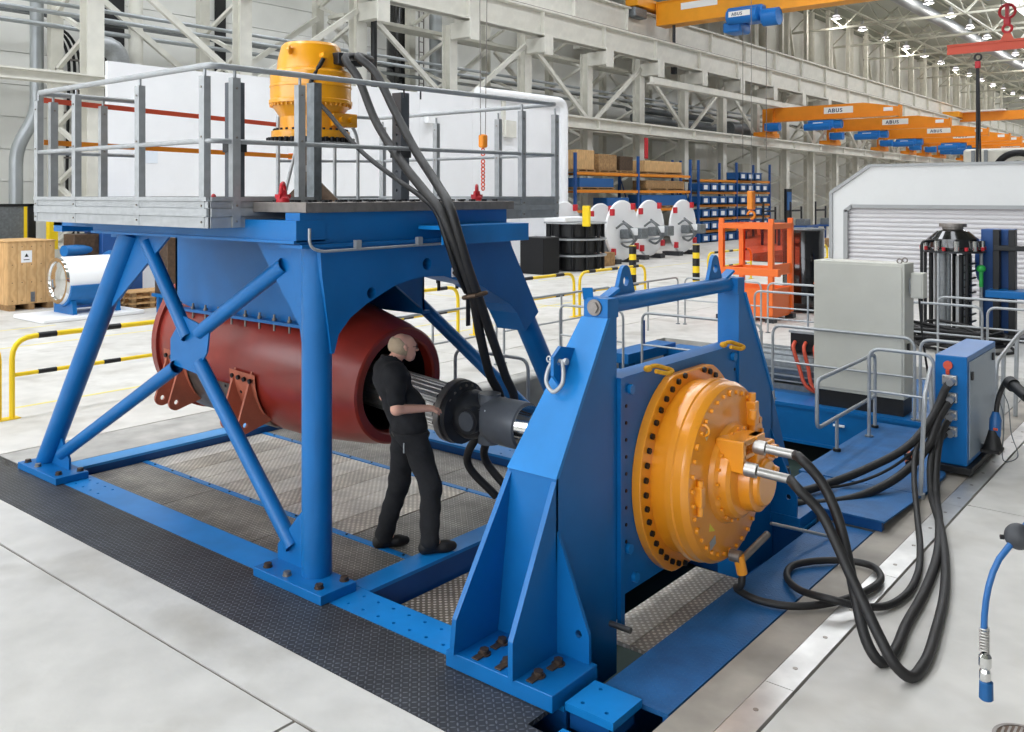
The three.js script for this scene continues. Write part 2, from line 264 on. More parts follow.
// ---------------------------------------------------------------- the hall: floor, walls, roof
{
  const floor = sgroup('floor');
  const D = -0.95;
  const slab = (x0, x1, z0, z1, m = M.concrete, y1 = 0, n = 'slab') => obj(n, B(x0, x1, D, y1, z0, z1), m, floor);
  const j = 0.011;
  // slabs left of the long joint
  for (const [a, b] of [[HZ0, -16], [-16, -10.2], [-10.2, -4.07], [-4.07, 3], [3, 10], [10, HZ1]]) { slab(HX0, -6 - j, a + j, b - j); slab(-6 + j, 3.075 - j, a + j, b - j); }
  slab(3.075 + j, 3.525, HZ0, -2.06);
  // band behind the pit and the far floor
  for (const [a, b] of [[3.53, 12], [12, 24], [24, 36], [36, 60], [60, 100], [100, 140], [140, HX1]]) for (const [c, d] of [[HZ0, -22], [-22, -10.8]]) slab(a + j, b - j, c + j, d - j);
  slab(3.53, 8.1, -10.785, -10.2, M.concreteEdge); slab(4.43, 8.1, -10.2, -9.9, M.concreteEdge); slab(3.53, 4.05, -10.785, -10.5, M.concreteEdge);
  slab(8.1, 18.4, -10.785, -9.2, M.concrete); slab(16.1, 18.4, -9.2, -2.52, M.concrete); slab(7.96, 8.3, -9.9, -3.06, M.concreteEdge);
  slab(8.1, 18.4, -3.05, -2.52, M.concreteEdge, -0.012); slab(18.4, HX1, -10.785, -2.52, M.concrete);
  slab(3.53, 60, -2.5, -2.245, M.concreteGrey, -0.004);
  slab(3.09, 3.52, -2.05, HZ1);
  for (const [a, b] of [[3.53, 9.2], [9.2, 16], [16, 30], [30, 70], [70, HX1]]) for (const [c, d] of [[-2.055, 4], [4, 11], [11, HZ1]]) slab(a + j, b - j, c + j, d - j);
  slab(60, HX1, -2.5, -2.06);
  obj('joint_filler', B(HX0, 3.53, -1.0, -0.014, HZ0, HZ1), M.filler, floor);
  obj('joint_filler', B(3.53, HX1, -1.0, -0.014, HZ0, -10.786), M.filler, floor);
  obj('joint_filler', B(3.53, HX1, -1.0, -0.03, -2.24, HZ1), M.filler, floor);
  obj('pit_floor', B(3.52, 8.0, -1.0, -0.62, -10.6, -2.4), M.pit, floor);
  obj('pit_floor', B(8.0, 16.3, -1.0, -0.8, -9.3, -2.9), M.pit, floor);
  // steel edge strip with screws, in lengths
  for (const [a, b] of [[3.53, 5.1], [5.1, 7.1], [7.1, 9.1], [9.1, 12.2], [12.2, 15.2], [15.2, 18.4]]) {
    const s = obj('edge_strip', B(a + 0.003, b - 0.003, -0.1, 0.004, -2.235, -2.062), M.steelStrip, floor);
    const sc = []; for (let x = a + 0.25; x < b; x += 0.5) sc.push(T([x, 0.003, -2.15], [x, 0.0065, -2.15], 0.016, 10)); obj('screw', sc, M.boltSteel, s);
  }
  // painted bay lines
  for (const [x0, z0, x1, z1] of [[3.5, -18.2, 12.5, -18.2], [3.0, -20.6, 9, -20.6], [11.5, -14.2, 30, -14.2], [18.8, -20, 18.8, -12.8], [24, -18.5, 45, -18.5], [5.2, -13.0, 16, -13.0]])
    obj('floor_line', B(Math.min(x0, x1) - 0.04, Math.max(x0, x1) + 0.04, -0.001, 0.002, Math.min(z0, z1) - 0.04, Math.max(z0, z1) + 0.04), M.floorYellow, floor);
  // round drain cover in the near floor
  const dc = thing('drain_cover', 'round slotted metal drain cover in the near floor at lower right', 'drain cover', [5.42, 0, -0.93]);
  obj('rim', lathe([[0.15, 0], [0.15, 0.006], [0.13, 0.008], [0.13, 0.002]], [5.42, 0, -0.93]), M.steelDull, dc);
  obj('plate', T([5.42, -0.01, -0.93], [5.42, 0.004, -0.93], 0.13, 28), M.brownSteel, dc);
  const sl = []; for (let k = -4; k <= 4; k++) { const h = Math.sqrt(0.12 * 0.12 - (k * 0.026) ** 2); sl.push(B(5.42 - h, 5.42 + h, 0.003, 0.007, -0.93 + k * 0.026 - 0.006, -0.93 + k * 0.026 + 0.006)); } obj('slat', sl, M.steelDull, dc);
}
{
  // walls with thickness, built from sandwich panels where they can be told apart
  const wb = sgroup('wall_back');
  for (let i = 0; i < 5; i++) for (let k = 0; k < 11; k++) obj('wall_panel', B(6 + i * 5.42 + 0.012, 6 + (i + 1) * 5.42 - 0.012, k * 1.12 + 0.012, (k + 1) * 1.12 - 0.012, HZ0 - 0.12, HZ0), M.wall, wb);
  obj('cladding', [B(HX0, HX1, 0, HY, HZ0 - 0.4, HZ0 - 0.1), B(HX0, 6, 0, HY, HZ0 - 0.12, HZ0), B(33.1, HX1, 0, HY, HZ0 - 0.12, HZ0), B(6, 33.1, 12.35, HY, HZ0 - 0.12, HZ0)], M.wall, wb);
  struct(obj('wall_front', B(HX0, HX1, 0, HY, HZ1, HZ1 + 0.4), M.wallDark));
  struct(obj('wall_right', B(HX1, HX1 + 0.4, 0, HY, HZ0, HZ1), M.wall));
  const wl = sgroup('wall_left');
  obj('cladding', [B(HX0 - 0.4, HX0, 0, 4, HZ0, HZ1), B(HX0 - 0.4, HX0, 13, HY, HZ0, HZ1), B(HX0 - 0.4, HX0, 4, 13, HZ0, -28), B(HX0 - 0.4, HX0, 4, 13, 12, HZ1)], M.wall, wl);
  const w1 = sgroup('window_1'); obj('pane', B(HX0 - 0.2, HX0 - 0.1, 4, 13, -28, 12), M.glass, w1);
  const mu = []; for (let z = -28; z <= 12; z += 2.5) mu.push(B(HX0 - 0.1, HX0 + 0.02, 4, 13, z - 0.06, z + 0.06)); mu.push(B(HX0 - 0.1, HX0 + 0.02, 8.4, 8.6, -28, 12)); obj('frame', mu, M.trimGrey, w1);
  // roof deck with openings for the roof lights
  const ce = sgroup('ceiling'); const zs = [-24.3, ...ROOF_LIGHTS.flatMap(z => [z - 1.7, z + 1.7]), HZ1 + 0.4], rd = [];
  for (let i = 0; i < zs.length; i += 2) rd.push(B(HX0 - 0.4, HX1 + 0.4, HY, HY + 0.3, zs[i], zs[i + 1]));
  rd.push(B(HX0 - 0.4, HX1 + 0.4, HY, HY + 0.3, HZ0 - 0.4, -27.7), B(40, HX1 + 0.4, HY, HY + 0.3, -27.7, -24.3));
  obj('deck', rd, M.roof, ce);
  const rib = []; for (let z = HZ0 + 1; z < HZ1; z += 1.5) if (!ROOF_LIGHTS.some(q => Math.abs(q - z) < 1.9) && Math.abs(z + 26) > 1.9) rib.push(B(HX0, HX1, HY - 0.1, HY, z - 0.05, z + 0.05)); obj('purlin', rib, M.roofSteel, ce);
  { const w = sgroup('window_4'); obj('pane', B(HX0, 40, HY + 0.05, HY + 0.12, -27.7, -24.3), M.glass, w); }
  ROOF_LIGHTS.forEach((z, i) => { const w = sgroup('window_' + (i + 2)); obj('pane', B(HX0, HX1, HY + 0.05, HY + 0.12, z - 1.7, z + 1.7), M.glass, w); });
}
{
  // steelwork of the crane wall
  const Zc = -28, step = 5.42, X0 = 13.4 - 2 * step;
  for (let k = 0; k < 30; k++) {
    const x = X0 + k * step, wide = k % 2 === 0, top = wide ? 12 : 10.6;
    const c = sgroup('column', [x, 0, Zc]);
    const f = wide ? 0.27 : 0.24;
    obj('flange', [B(x - f, x + f, 0, top, Zc + 0.22, Zc + 0.25), B(x - f, x + f, 0, top, Zc - 0.25, Zc - 0.22)], M.steelWhite, c);
    obj('web', B(x - 0.03, x + 0.03, 0, top, Zc - 0.22, Zc + 0.22), M.steelCream, c);
    obj('bracket', [B(x - 0.2, x + 0.2, 9.9, 10.6, Zc + 0.25, Zc + 1.5), B(x - 0.32, x + 0.32, 9.75, 10.75, Zc + 1.5, Zc + 1.56)], M.steelWhite, c);
    obj('base_plate', B(x - 0.4, x + 0.4, 0, 0.05, Zc - 0.4, Zc + 0.4), M.steelWhite, c);
    obj('rear_post', B(x - 0.2, x + 0.2, 0, HY, Zc - 2.7, Zc - 2.4), M.steelCream, c);
    const lac = []; for (let y = 0.4; y < 10; y += 1.9) { lac.push(Bar([x, y, Zc - 0.25], [x, y + 0.95, Zc - 2.4], 0.14, 0.12)); lac.push(Bar([x, y + 0.95, Zc - 2.4], [x, y + 1.9, Zc - 0.25], 0.14, 0.12)); } obj('lacing', lac, M.steelWhite, c);
    if (wide) { const g = []; for (const s of [-1, 1]) for (const dz of [0.3, -2.2]) g.push(Bar([x + s * 0.3, 10.3, Zc + dz], [x + s * (step - 0.2), 6.9, Zc + dz], 0.16, 0.2)); obj('brace', g, M.steelWhite, c); }
  }
  const girder = (name, y0, y1, z, w, m, x0 = HX0) => { const o = sgroup(name); obj('web', B(x0, HX1, y0, y1, z - 0.06, z + 0.06), m, o); obj('flange', [B(x0, HX1, y1 - 0.09, y1, z - w, z + w), B(x0, HX1, y0, y0 + 0.09, z - w, z + w)], m, o); const st = []; for (let x = X0; x < HX1; x += step) if (x > x0) st.push(B(x - 0.05, x + 0.05, y0 + 0.09, y1 - 0.09, z - w * 0.8, z + w * 0.8)); obj('stiffener', st, m, o); return o; };
  obj('rail', B(20, HX1, 14.15, 14.28, -29.06, -28.94), M.steelDull, girder('trim_1', 12.55, 14.15, -29, 0.35, M.steelWhite, 20));
  obj('rail', B(20, HX1, 12.0, 12.12, -27.06, -26.94), M.steelDull, girder('trim_2', 10.72, 12.0, -27, 0.32, M.steelWhite, 20));
  girder('trim_3', 6.4, 7.05, -27.35, 0.28, M.steelWhite, 33);
  struct(obj('trim_8', [B(HX0, 33, 6.5, 6.56, -27.6, -27.1), B(HX0, 33, 6.28, 6.5, -27.38, -27.32), B(HX0, 33, 6.22, 6.28, -27.6, -27.1)], M.steelWhite));
  struct(obj('trim_4', [B(44, HX1, 9.2, 9.55, -26.1, -25.95), B(44, HX1, 9.15, 9.22, -26.3, -25.8)], M.steelWhite));
  // walkway handrail and mezzanine floor behind the columns
  struct(obj('trim_5', [B(33, HX1, 6.5, 6.62, -30.6, -29), B(24, HX1, 10.2, 10.35, -29.6, -28.6)], M.steelCream));
  // upper wall posts and wind bracing
  for (let k = 0; k < 15; k++) { const x = X0 + k * step * 2; const g = [B(x - 0.22, x + 0.22, 12, HY, -32.6, -32.1)]; const b = [Bar([x + 0.2, 19, -32.3], [x + 2.6, 12.6, -32.3], 0.25, 0.2), T([x + step, 12, -32.2], [x + step, HY, -32.2], 0.35, 12)]; const o = sgroup('wall_post', [x, 12, -32.3]); obj('post', g, M.steelWhite, o); obj('brace', b[0], M.steelCream, o); if (k !== 2) obj('downpipe', b[1], M.steelCream, o); }
  // roof trusses across the hall
  for (let k = 0; k < 17; k++) {
    const x = 8 + k * 10.2, t = sgroup('roof_truss', [x, 0, 0]);
    obj('chord', [B(x - 0.1, x + 0.1, 17.5, 17.68, HZ0 + 0.5, HZ1), B(x - 0.1, x + 0.1, 19.7, 19.9, HZ0 + 0.5, HZ1)], M.roofSteel, t);
    const d = []; for (let z = HZ0 + 0.6, i = 0; z < HZ1 - 2.4; z += 2.4, i++) d.push(Bar([x, i % 2 ? 19.75 : 17.6, z], [x, i % 2 ? 17.6 : 19.75, z + 2.4], 0.1, 0.1)); obj('diagonal', d, M.roofSteel, t);
  }
  const lb = []; for (const z of [-24.5, -17.8, -11]) { lb.push(B(4, HX1, 17.55, 17.67, z - 0.06, z + 0.06)); for (let x = 8, i = 0; x < HX1 - 8; x += 5.1, i++) lb.push(Bar([x, i % 2 ? 19.75 : 17.6, z], [x + 5.1, i % 2 ? 17.6 : 19.75, z], 0.09, 0.09)); } struct(obj('trim_6', lb, M.roofSteel));
  struct(obj('trim_7', T([30, 18.6, -21.5], [HX1, 18.6, -21.5], 0.55, 16), M.galvDark));   // round air duct under the roof
  // high bay lamps in rows along the hall
  const proto = (() => { const o = thing('high_bay_lamp', '', 'lamp', [0, 0, 0], 'high bay lamps hanging below the roof');
    obj('reflector', lathe([[0.05, 0.5], [0.16, 0.45], [0.42, 0.02], [0.4, 0.02], [0.14, 0.42]], [0, 0, 0], [0, 1, 0], 18), M.galv, o);
    obj('housing', T([0, 0.45, 0], [0, 0.85, 0], 0.15, 12), M.trimGrey, o); obj('bulb', new THREE.SphereGeometry(0.33, 14, 10).scale(1, 0.7, 1).translate(0, 0.16, 0), M.lamp, o); obj('rod', T([0, 0.85, 0], [0, 1.6, 0], 0.02, 6), M.steelDull, o); return o; })();
  let first = true;
  const rows = [[-28, 'along the crane wall'], [-20, 'in the second roof row']];
  rows.forEach(([z, where], r) => { for (let k = 0; k < 14; k++) {
    const x = 78.8 + k * 6.9 - (r ? 1.6 : 0); if (x > HX1 - 3) continue; const label = `high bay lamp ${where}, ${ordinals[k]} from the near end`;
    let o; if (first) { o = proto; o.position.set(x, 18.3, z); o.userData.label = label; first = false; } else o = copyOf(proto, [x, 18.3, z], 0, label);
    const l = new THREE.PointLight(0xfffaf2, 22); l.position.set(x, 18.1, z); l.castShadow = true; l.shadow.radius = 10; scene.add(l);
  } });
}
// ---------------------------------------------------------------- test bed: rails, tread plates
{
  const holesAt = (xs, zs) => zs.flatMap(z => xs.map(x => [x, z, 0.014]));
  const zs = (a, b, s) => { const o = []; for (let z = a; z <= b; z += s) o.push(z); return o; };
  const beam = (name, label, x0, x1, z0, z1, holes, m = M.blueRail) => {
    const t = thing(name, label, 'steel beam', [(x0 + x1) / 2, -0.3, (z0 + z1) / 2]);
    obj('top_plate', EY([[x0, z0], [x1, z0], [x1, z1], [x0, z1]], -0.028, 0, holes, 0, 5), m, t);
    const ix = x1 - x0 < z1 - z0;
    obj('body', ix ? [B(x0 + 0.02, x0 + 0.05, -0.6, -0.028, z0, z1), B(x1 - 0.035, x1 - 0.005, -0.6, -0.028, z0, z1)] : [B(x0, x1, -0.6, -0.028, z0 + 0.005, z0 + 0.035), B(x0, x1, -0.6, -0.028, z1 - 0.035, z1 - 0.005)], M.blueDark, t);
    return t;
  };
  beam('bed_rail', 'long bright blue foundation rail under the near feet of the frame', 4.12, 4.42, -10.18, -3.0, [...holesAt([4.2, 4.345], zs(-4.95, -3.86, 0.155)), ...holesAt([4.2, 4.345], zs(-9.12, -8.6, 0.155))]);
  beam('bed_rail', 'blue foundation rail on the far side of the pit under the shaft', 7.65, 7.95, -9.62, -3.0, holesAt([7.72, 7.88], zs(-9.2, -3.9, 0.3)));
  beam('cross_beam', 'pale blue beam across the back end of the test bed beside the left foot', 4.43, 7.64, -9.89, -9.63, [], M.bluePale);
  beam('cross_beam', 'blue cross beam under the foot of the man', 4.43, 7.64, -5.2, -4.99, []);
  beam('bed_rail', 'wide blue floor rail in front of the yellow gear motor', 4.43, 7.95, -2.96, -2.51, [], M.blueDeck);
  single('anti_slip_plate', EY([[3.53, -12.2], [4.115, -12.2], [4.115, -3.06], [3.86, -3.06], [3.86, -2.52], [3.53, -2.52]], -0.03, 0.0), M.treadDark, 'long dark chequered steel walkway plate along the front of the blue rail', 'floor plate');
  // pads at the near corner of the bed
  const pad = thing('corner_pad', 'small blue pad plate lying at the near corner of the stand', 'pad plate', [4.25, -0.03, -2.8]);
  obj('plate', EY([[4.1, -2.98], [4.4, -2.98], [4.4, -2.66], [4.1, -2.66]], 0.0, 0.045, [[4.16, -2.9, 0.013], [4.16, -2.74, 0.013], [4.34, -2.9, 0.013]], 0, 6), M.blueRail, pad);
  obj('block', B(4.12, 4.38, -0.1, 0.0, -2.96, -2.7), M.blueDark, pad);
  for (const [x, z] of [[3.93, -2.86], [3.985, -2.74]]) single('shim_block', [RB(x - 0.045, x + 0.045, -0.05, -0.012, z - 0.045, z + 0.045, 0.005), B(x - 0.03, x + 0.03, -0.62, -0.05, z - 0.03, z + 0.03)], M.blueRail, z < -2.8 ? 'small blue shim block in the gap by the corner pad, inner one' : 'small blue shim block in the gap by the corner pad, outer one', 'shim block');
  // tread plates in the bed
  const plates = (name, label, m, x0, x1, list, y, grp, lab) => list.forEach(([a, b], i) => single(name, RB(x0, x1, y - 0.03, y, a + 0.004, b - 0.004, 0.003, 1), Array.isArray(m) ? m[i % m.length] : m, lab(i, list.length), 'floor plate', grp));
  const cut = (a, b, n) => Array.from({ length: n }, (_, i) => [lerp(a, b, i / n), lerp(a, b, (i + 1) / n)]);
  const y = -0.1;
  plates('steel_tread_plate', '', M.treadSteel, 4.43, 5.17, cut(-9.62, -5.21, 3), y, 'grey tread plates beside the near rail', (i) => `grey steel tread plate beside the near blue rail, ${['at the left foot', 'in the middle', 'at the upright post'][i]}`);
  plates('aluminium_tread_plate', '', [M.treadAlu, M.treadAluB, M.treadAlu, M.treadAlu, M.treadAluB], 5.235, 6.745, cut(-9.62, -6.13, 10), y, 'bright tread planks under the red hub', (i) => `bright aluminium tread plank in the bed, ${ordinals[i]} from the back end beam`);
  plates('steel_tread_plate', '', M.treadSteel, 5.235, 6.745, [[-6.12, -5.21]], y, undefined, () => 'dark steel tread plate under the rear shoe of the man');
  plates('steel_tread_plate', '', M.treadSteel, 6.815, 7.63, cut(-9.62, -5.21, 3), y, 'grey tread plates beside the far rail', (i) => `grey steel tread plate along the far side of the bed, ${['furthest left', 'middle one', 'nearest the gear stand'][i]}`);
  plates('stud_plate', '', M.treadStud, 4.44, 7.62, [[-4.975, -4.0]], -0.2, undefined, () => 'brownish studded steel plate low in the bed between cross beam and stand');
  single('aluminium_tread_plate', RB(5.13, 6.56, -0.13, -0.1, -3.46, -3.195, 0.003, 1), M.treadAlu, 'wide bright tread plate below the yellow gear motor', 'floor plate');
  single('aluminium_tread_plate', RB(5.13, 6.56, -0.13, -0.1, -3.187, -3.03, 0.003, 1), M.treadAluB, 'narrow bright tread plate next to the wide blue floor rail', 'floor plate');
  // angles that carry the plates
  const ang = (x, lab) => { const t = thing('support_angle', lab, 'steel angle', [x, -0.62, -7.4]); obj('strip', B(x - 0.03, x + 0.03, -0.13, -0.094, -9.62, -5.21), M.blueRail, t); obj('leg', B(x - 0.01, x + 0.01, -0.62, -0.13, -9.62, -5.21), M.blueDark, t); const bs = []; for (let z = -9.4; z < -5.3; z += 0.36) bs.push(hexBolt([x, -0.095, z], [0, 1, 0], 0.012, 0.008)); each('bolt', bs, M.blackBolt, t); };
  ang(5.203, 'thin blue bolted strip between grey and bright tread plates, nearer one'); ang(6.78, 'thin blue bolted strip on the far side of the bright tread planks');
}

// ---------------------------------------------------------------- portal frame
{
  const F = thing('portal_frame', 'big blue tubular portal frame carrying the platform over the red hub', 'frame', [5.9, 0, -7.5]);
  const m = M.blue;
  const feet = [[4.04, 4.37, -10.1, -9.2], [4.04, 4.37, -5.87, -5.06], [7.62, 7.97, -10.1, -9.2], [7.62, 7.97, -5.87, -5.06]];
  for (const [x0, x1, z0, z1] of feet) {
    const p = obj('foot_plate', RB(x0, x1, 0.001, 0.07, z0, z1, 0.006, 1), m, F);
    for (const [bx, bz, mt] of [[x0 + 0.07, z0 + 0.09, M.boltRust], [x1 - 0.06, z0 + 0.1, M.boltRust], [x0 + 0.07, z0 + 0.33, M.boltSteel], [x0 + 0.08, z1 - 0.12, M.boltRust], [x1 - 0.05, z1 - 0.08, M.boltRust]]) { obj('bolt', [hexBolt([bx, 0.07, bz], [0, 1, 0], 0.03, 0.03), T([bx, 0.07, bz], [bx, 0.075, bz], 0.036, 14)], mt, p); }
  }
  obj('leg', T([4.26, 0.07, -9.92], [4.26, 2.56, -8.12], 0.105, 24), m, F);
  obj('leg', T([4.275, 0.07, -5.4], [4.275, 2.56, -5.4], 0.112, 28), m, F);
  obj('leg', T([7.77, 0.07, -5.38], [6.22, 2.54, -5.38], 0.105, 24), m, F);
  obj('leg', T([7.77, 0.07, -9.9], [6.22, 2.54, -8.2], 0.105, 24), m, F);
  // cross bracing on the near side: four tubes meeting at a plate
  const br = (a, b, r = 0.062) => obj('brace', [T(a, b, r, 18, r, true), T(a, b, r - 0.008, 18, r - 0.008, true)], m, F);
  br([4.27, 0.2, -9.58], [4.27, 1.38, -7.35]); br([4.27, 1.72, -6.98], [4.27, 2.36, -5.78]); br([4.27, 2.46, -7.86], [4.27, 1.66, -7.16]); br([4.27, 1.46, -6.98], [4.27, 0.2, -5.68]);
  obj('joint_plate', EX([[-7.24, 1.84], [-6.82, 1.76], [-6.86, 1.56], [-7.02, 1.36], [-7.44, 1.4], [-7.44, 1.62]], 4.262, 4.278), m, F);
  br([6.55, 2.4, -7.6], [7.66, 0.35, -5.72], 0.07);
  // gusset plates
  const gus = (pts) => obj('gusset', EX(pts, 4.258, 4.282), m, F);
  gus([[-8.25, 2.6], [-7.35, 2.6], [-8.5, 1.82]]); gus([[-6.2, 2.6], [-5.4, 2.6], [-5.4, 1.84], [-5.53, 1.84]]);
  gus([[-9.85, 0.07], [-9.4, 0.07], [-9.4, 0.18], [-9.62, 0.42], [-9.75, 0.62]]); gus([[-5.86, 0.07], [-5.4, 0.07], [-5.4, 0.5], [-5.56, 0.5], [-5.86, 0.18]]);
  // top ring beams
  const tb = (g) => obj('top_beam', g, m, F);
  tb([B(4.02, 4.2, 2.6, 2.715, -9.2, -8.3), B(3.98, 4.24, 2.56, 2.715, -8.3, -5.26), B(3.96, 4.3, 2.55, 2.572, -8.3, -5.26)]);
  tb([B(4.02, 6.34, 2.54, 2.77, -5.44, -5.27), B(4.0, 6.38, 2.515, 2.54, -5.48, -5.22)]);
  tb(B(6.22, 6.42, 2.54, 2.715, -9.2, -5.44)); tb(B(4.02, 6.42, 2.54, 2.715, -9.2, -9.02)); tb(B(4.2, 6.22, 2.5, 2.715, -8.4, -8.2));
  // arched plate on the face towards the shaft, a box with a curved soffit
  const arch = [[4.334, 1.72], [4.378, 1.86], [4.49, 1.97], [4.65, 2.06], [4.81, 2.125], [4.94, 2.175], [5.13, 2.215], [5.335, 2.225], [5.51, 2.215], [5.73, 2.15], [6.0, 2.09], [6.22, 1.98], [6.4, 1.89], [6.5, 1.80], [6.62, 1.62]];
  obj('arch_plate', EZ([[4.2, 2.515], [4.22, 2.3], [4.31, 1.72], ...arch, [6.82, 1.78], [6.42, 2.42], [6.38, 2.515]], -5.62, -5.27, [[4.7, 2.14, 0.045], [5.31, 2.33, 0.05]], 0, 16), m, F);
  obj('bracket_arm', [B(5.2, 6.3, 2.62, 2.65, -5.26, -4.98), B(5.2, 6.3, 2.5, 2.62, -5.0, -4.98)], M.blueRail, F);
  // grey conduit clipped along the beam
  const cd = obj('conduit', bent([[4.05, 2.66, -5.2], [4.05, 2.53, -5.2], [4.14, 2.49, -5.2], [6.45, 2.5, -5.2]], 0.011, 0.06), M.galv, F);
  each('clip', [4.5, 5.15, 5.85].map(x => B(x - 0.025, x + 0.025, 2.49, 2.56, -5.22, -5.185)), M.galv, cd);
  // saddle that grips the hub
  const sd = obj('saddle', [EX([[-9.2, 2.56], [-6.72, 2.56], [-6.72, 1.68], [-9.2, 1.68]], 5.33, 5.36), EX([[-9.2, 2.56], [-6.72, 2.56], [-6.72, 1.68], [-9.2, 1.68]], 6.7, 6.73), EZ([[5.33, 2.56], [6.73, 2.56], [6.73, 1.68], [6.6, 1.78], [6.3, 2.0], [6.03, 2.06], [5.76, 2.0], [5.46, 1.78], [5.33, 1.68]], -6.76, -6.72), EZ([[5.33, 2.56], [6.73, 2.56], [6.73, 1.7], [6.6, 2.0], [6.03, 2.16], [5.46, 2.0], [5.33, 1.7]], -9.2, -9.16)], m, F);
  each('saddle_flange', [B(5.24, 5.36, 1.65, 1.68, -9.2, -6.72), B(6.7, 6.82, 1.65, 1.68, -9.2, -6.72), B(5.24, 5.36, 2.5, 2.53, -9.2, -6.72)], m, sd);
  const st = []; for (let k = 0; k < 10; k++) { const z = -9.0 + k * 0.24; st.push(T([5.28, 1.58, z], [5.28, 1.74, z], 0.012, 8), hexBolt([5.28, 1.68, z], [0, 1, 0], 0.022, 0.025)); } each('stud', st, M.steelDull, sd);
  const st2 = []; for (let k = 0; k < 10; k++) { const z = -9.0 + k * 0.24; st2.push(hexBolt([5.28, 2.5, z], [0, -1, 0], 0.025, 0.03)); } each('bolt', st2, M.blackBolt, sd);
  // hangers on the far side with hanging pins
  obj('hanger_bracket', [EX([[-7.9, 2.5], [-7.0, 2.5], [-7.0, 2.0], [-7.3, 1.75], [-7.7, 1.75]], 6.95, 6.99)], M.blueDark, F);
  each('pin', [[6.1, -5.9], [6.35, -5.9], [6.6, -6.4], [6.5, -7.0]].map(([x, z]) => T([x, 2.0, z], [x, 2.52, z], 0.016, 8)), M.blackBolt, F);
}

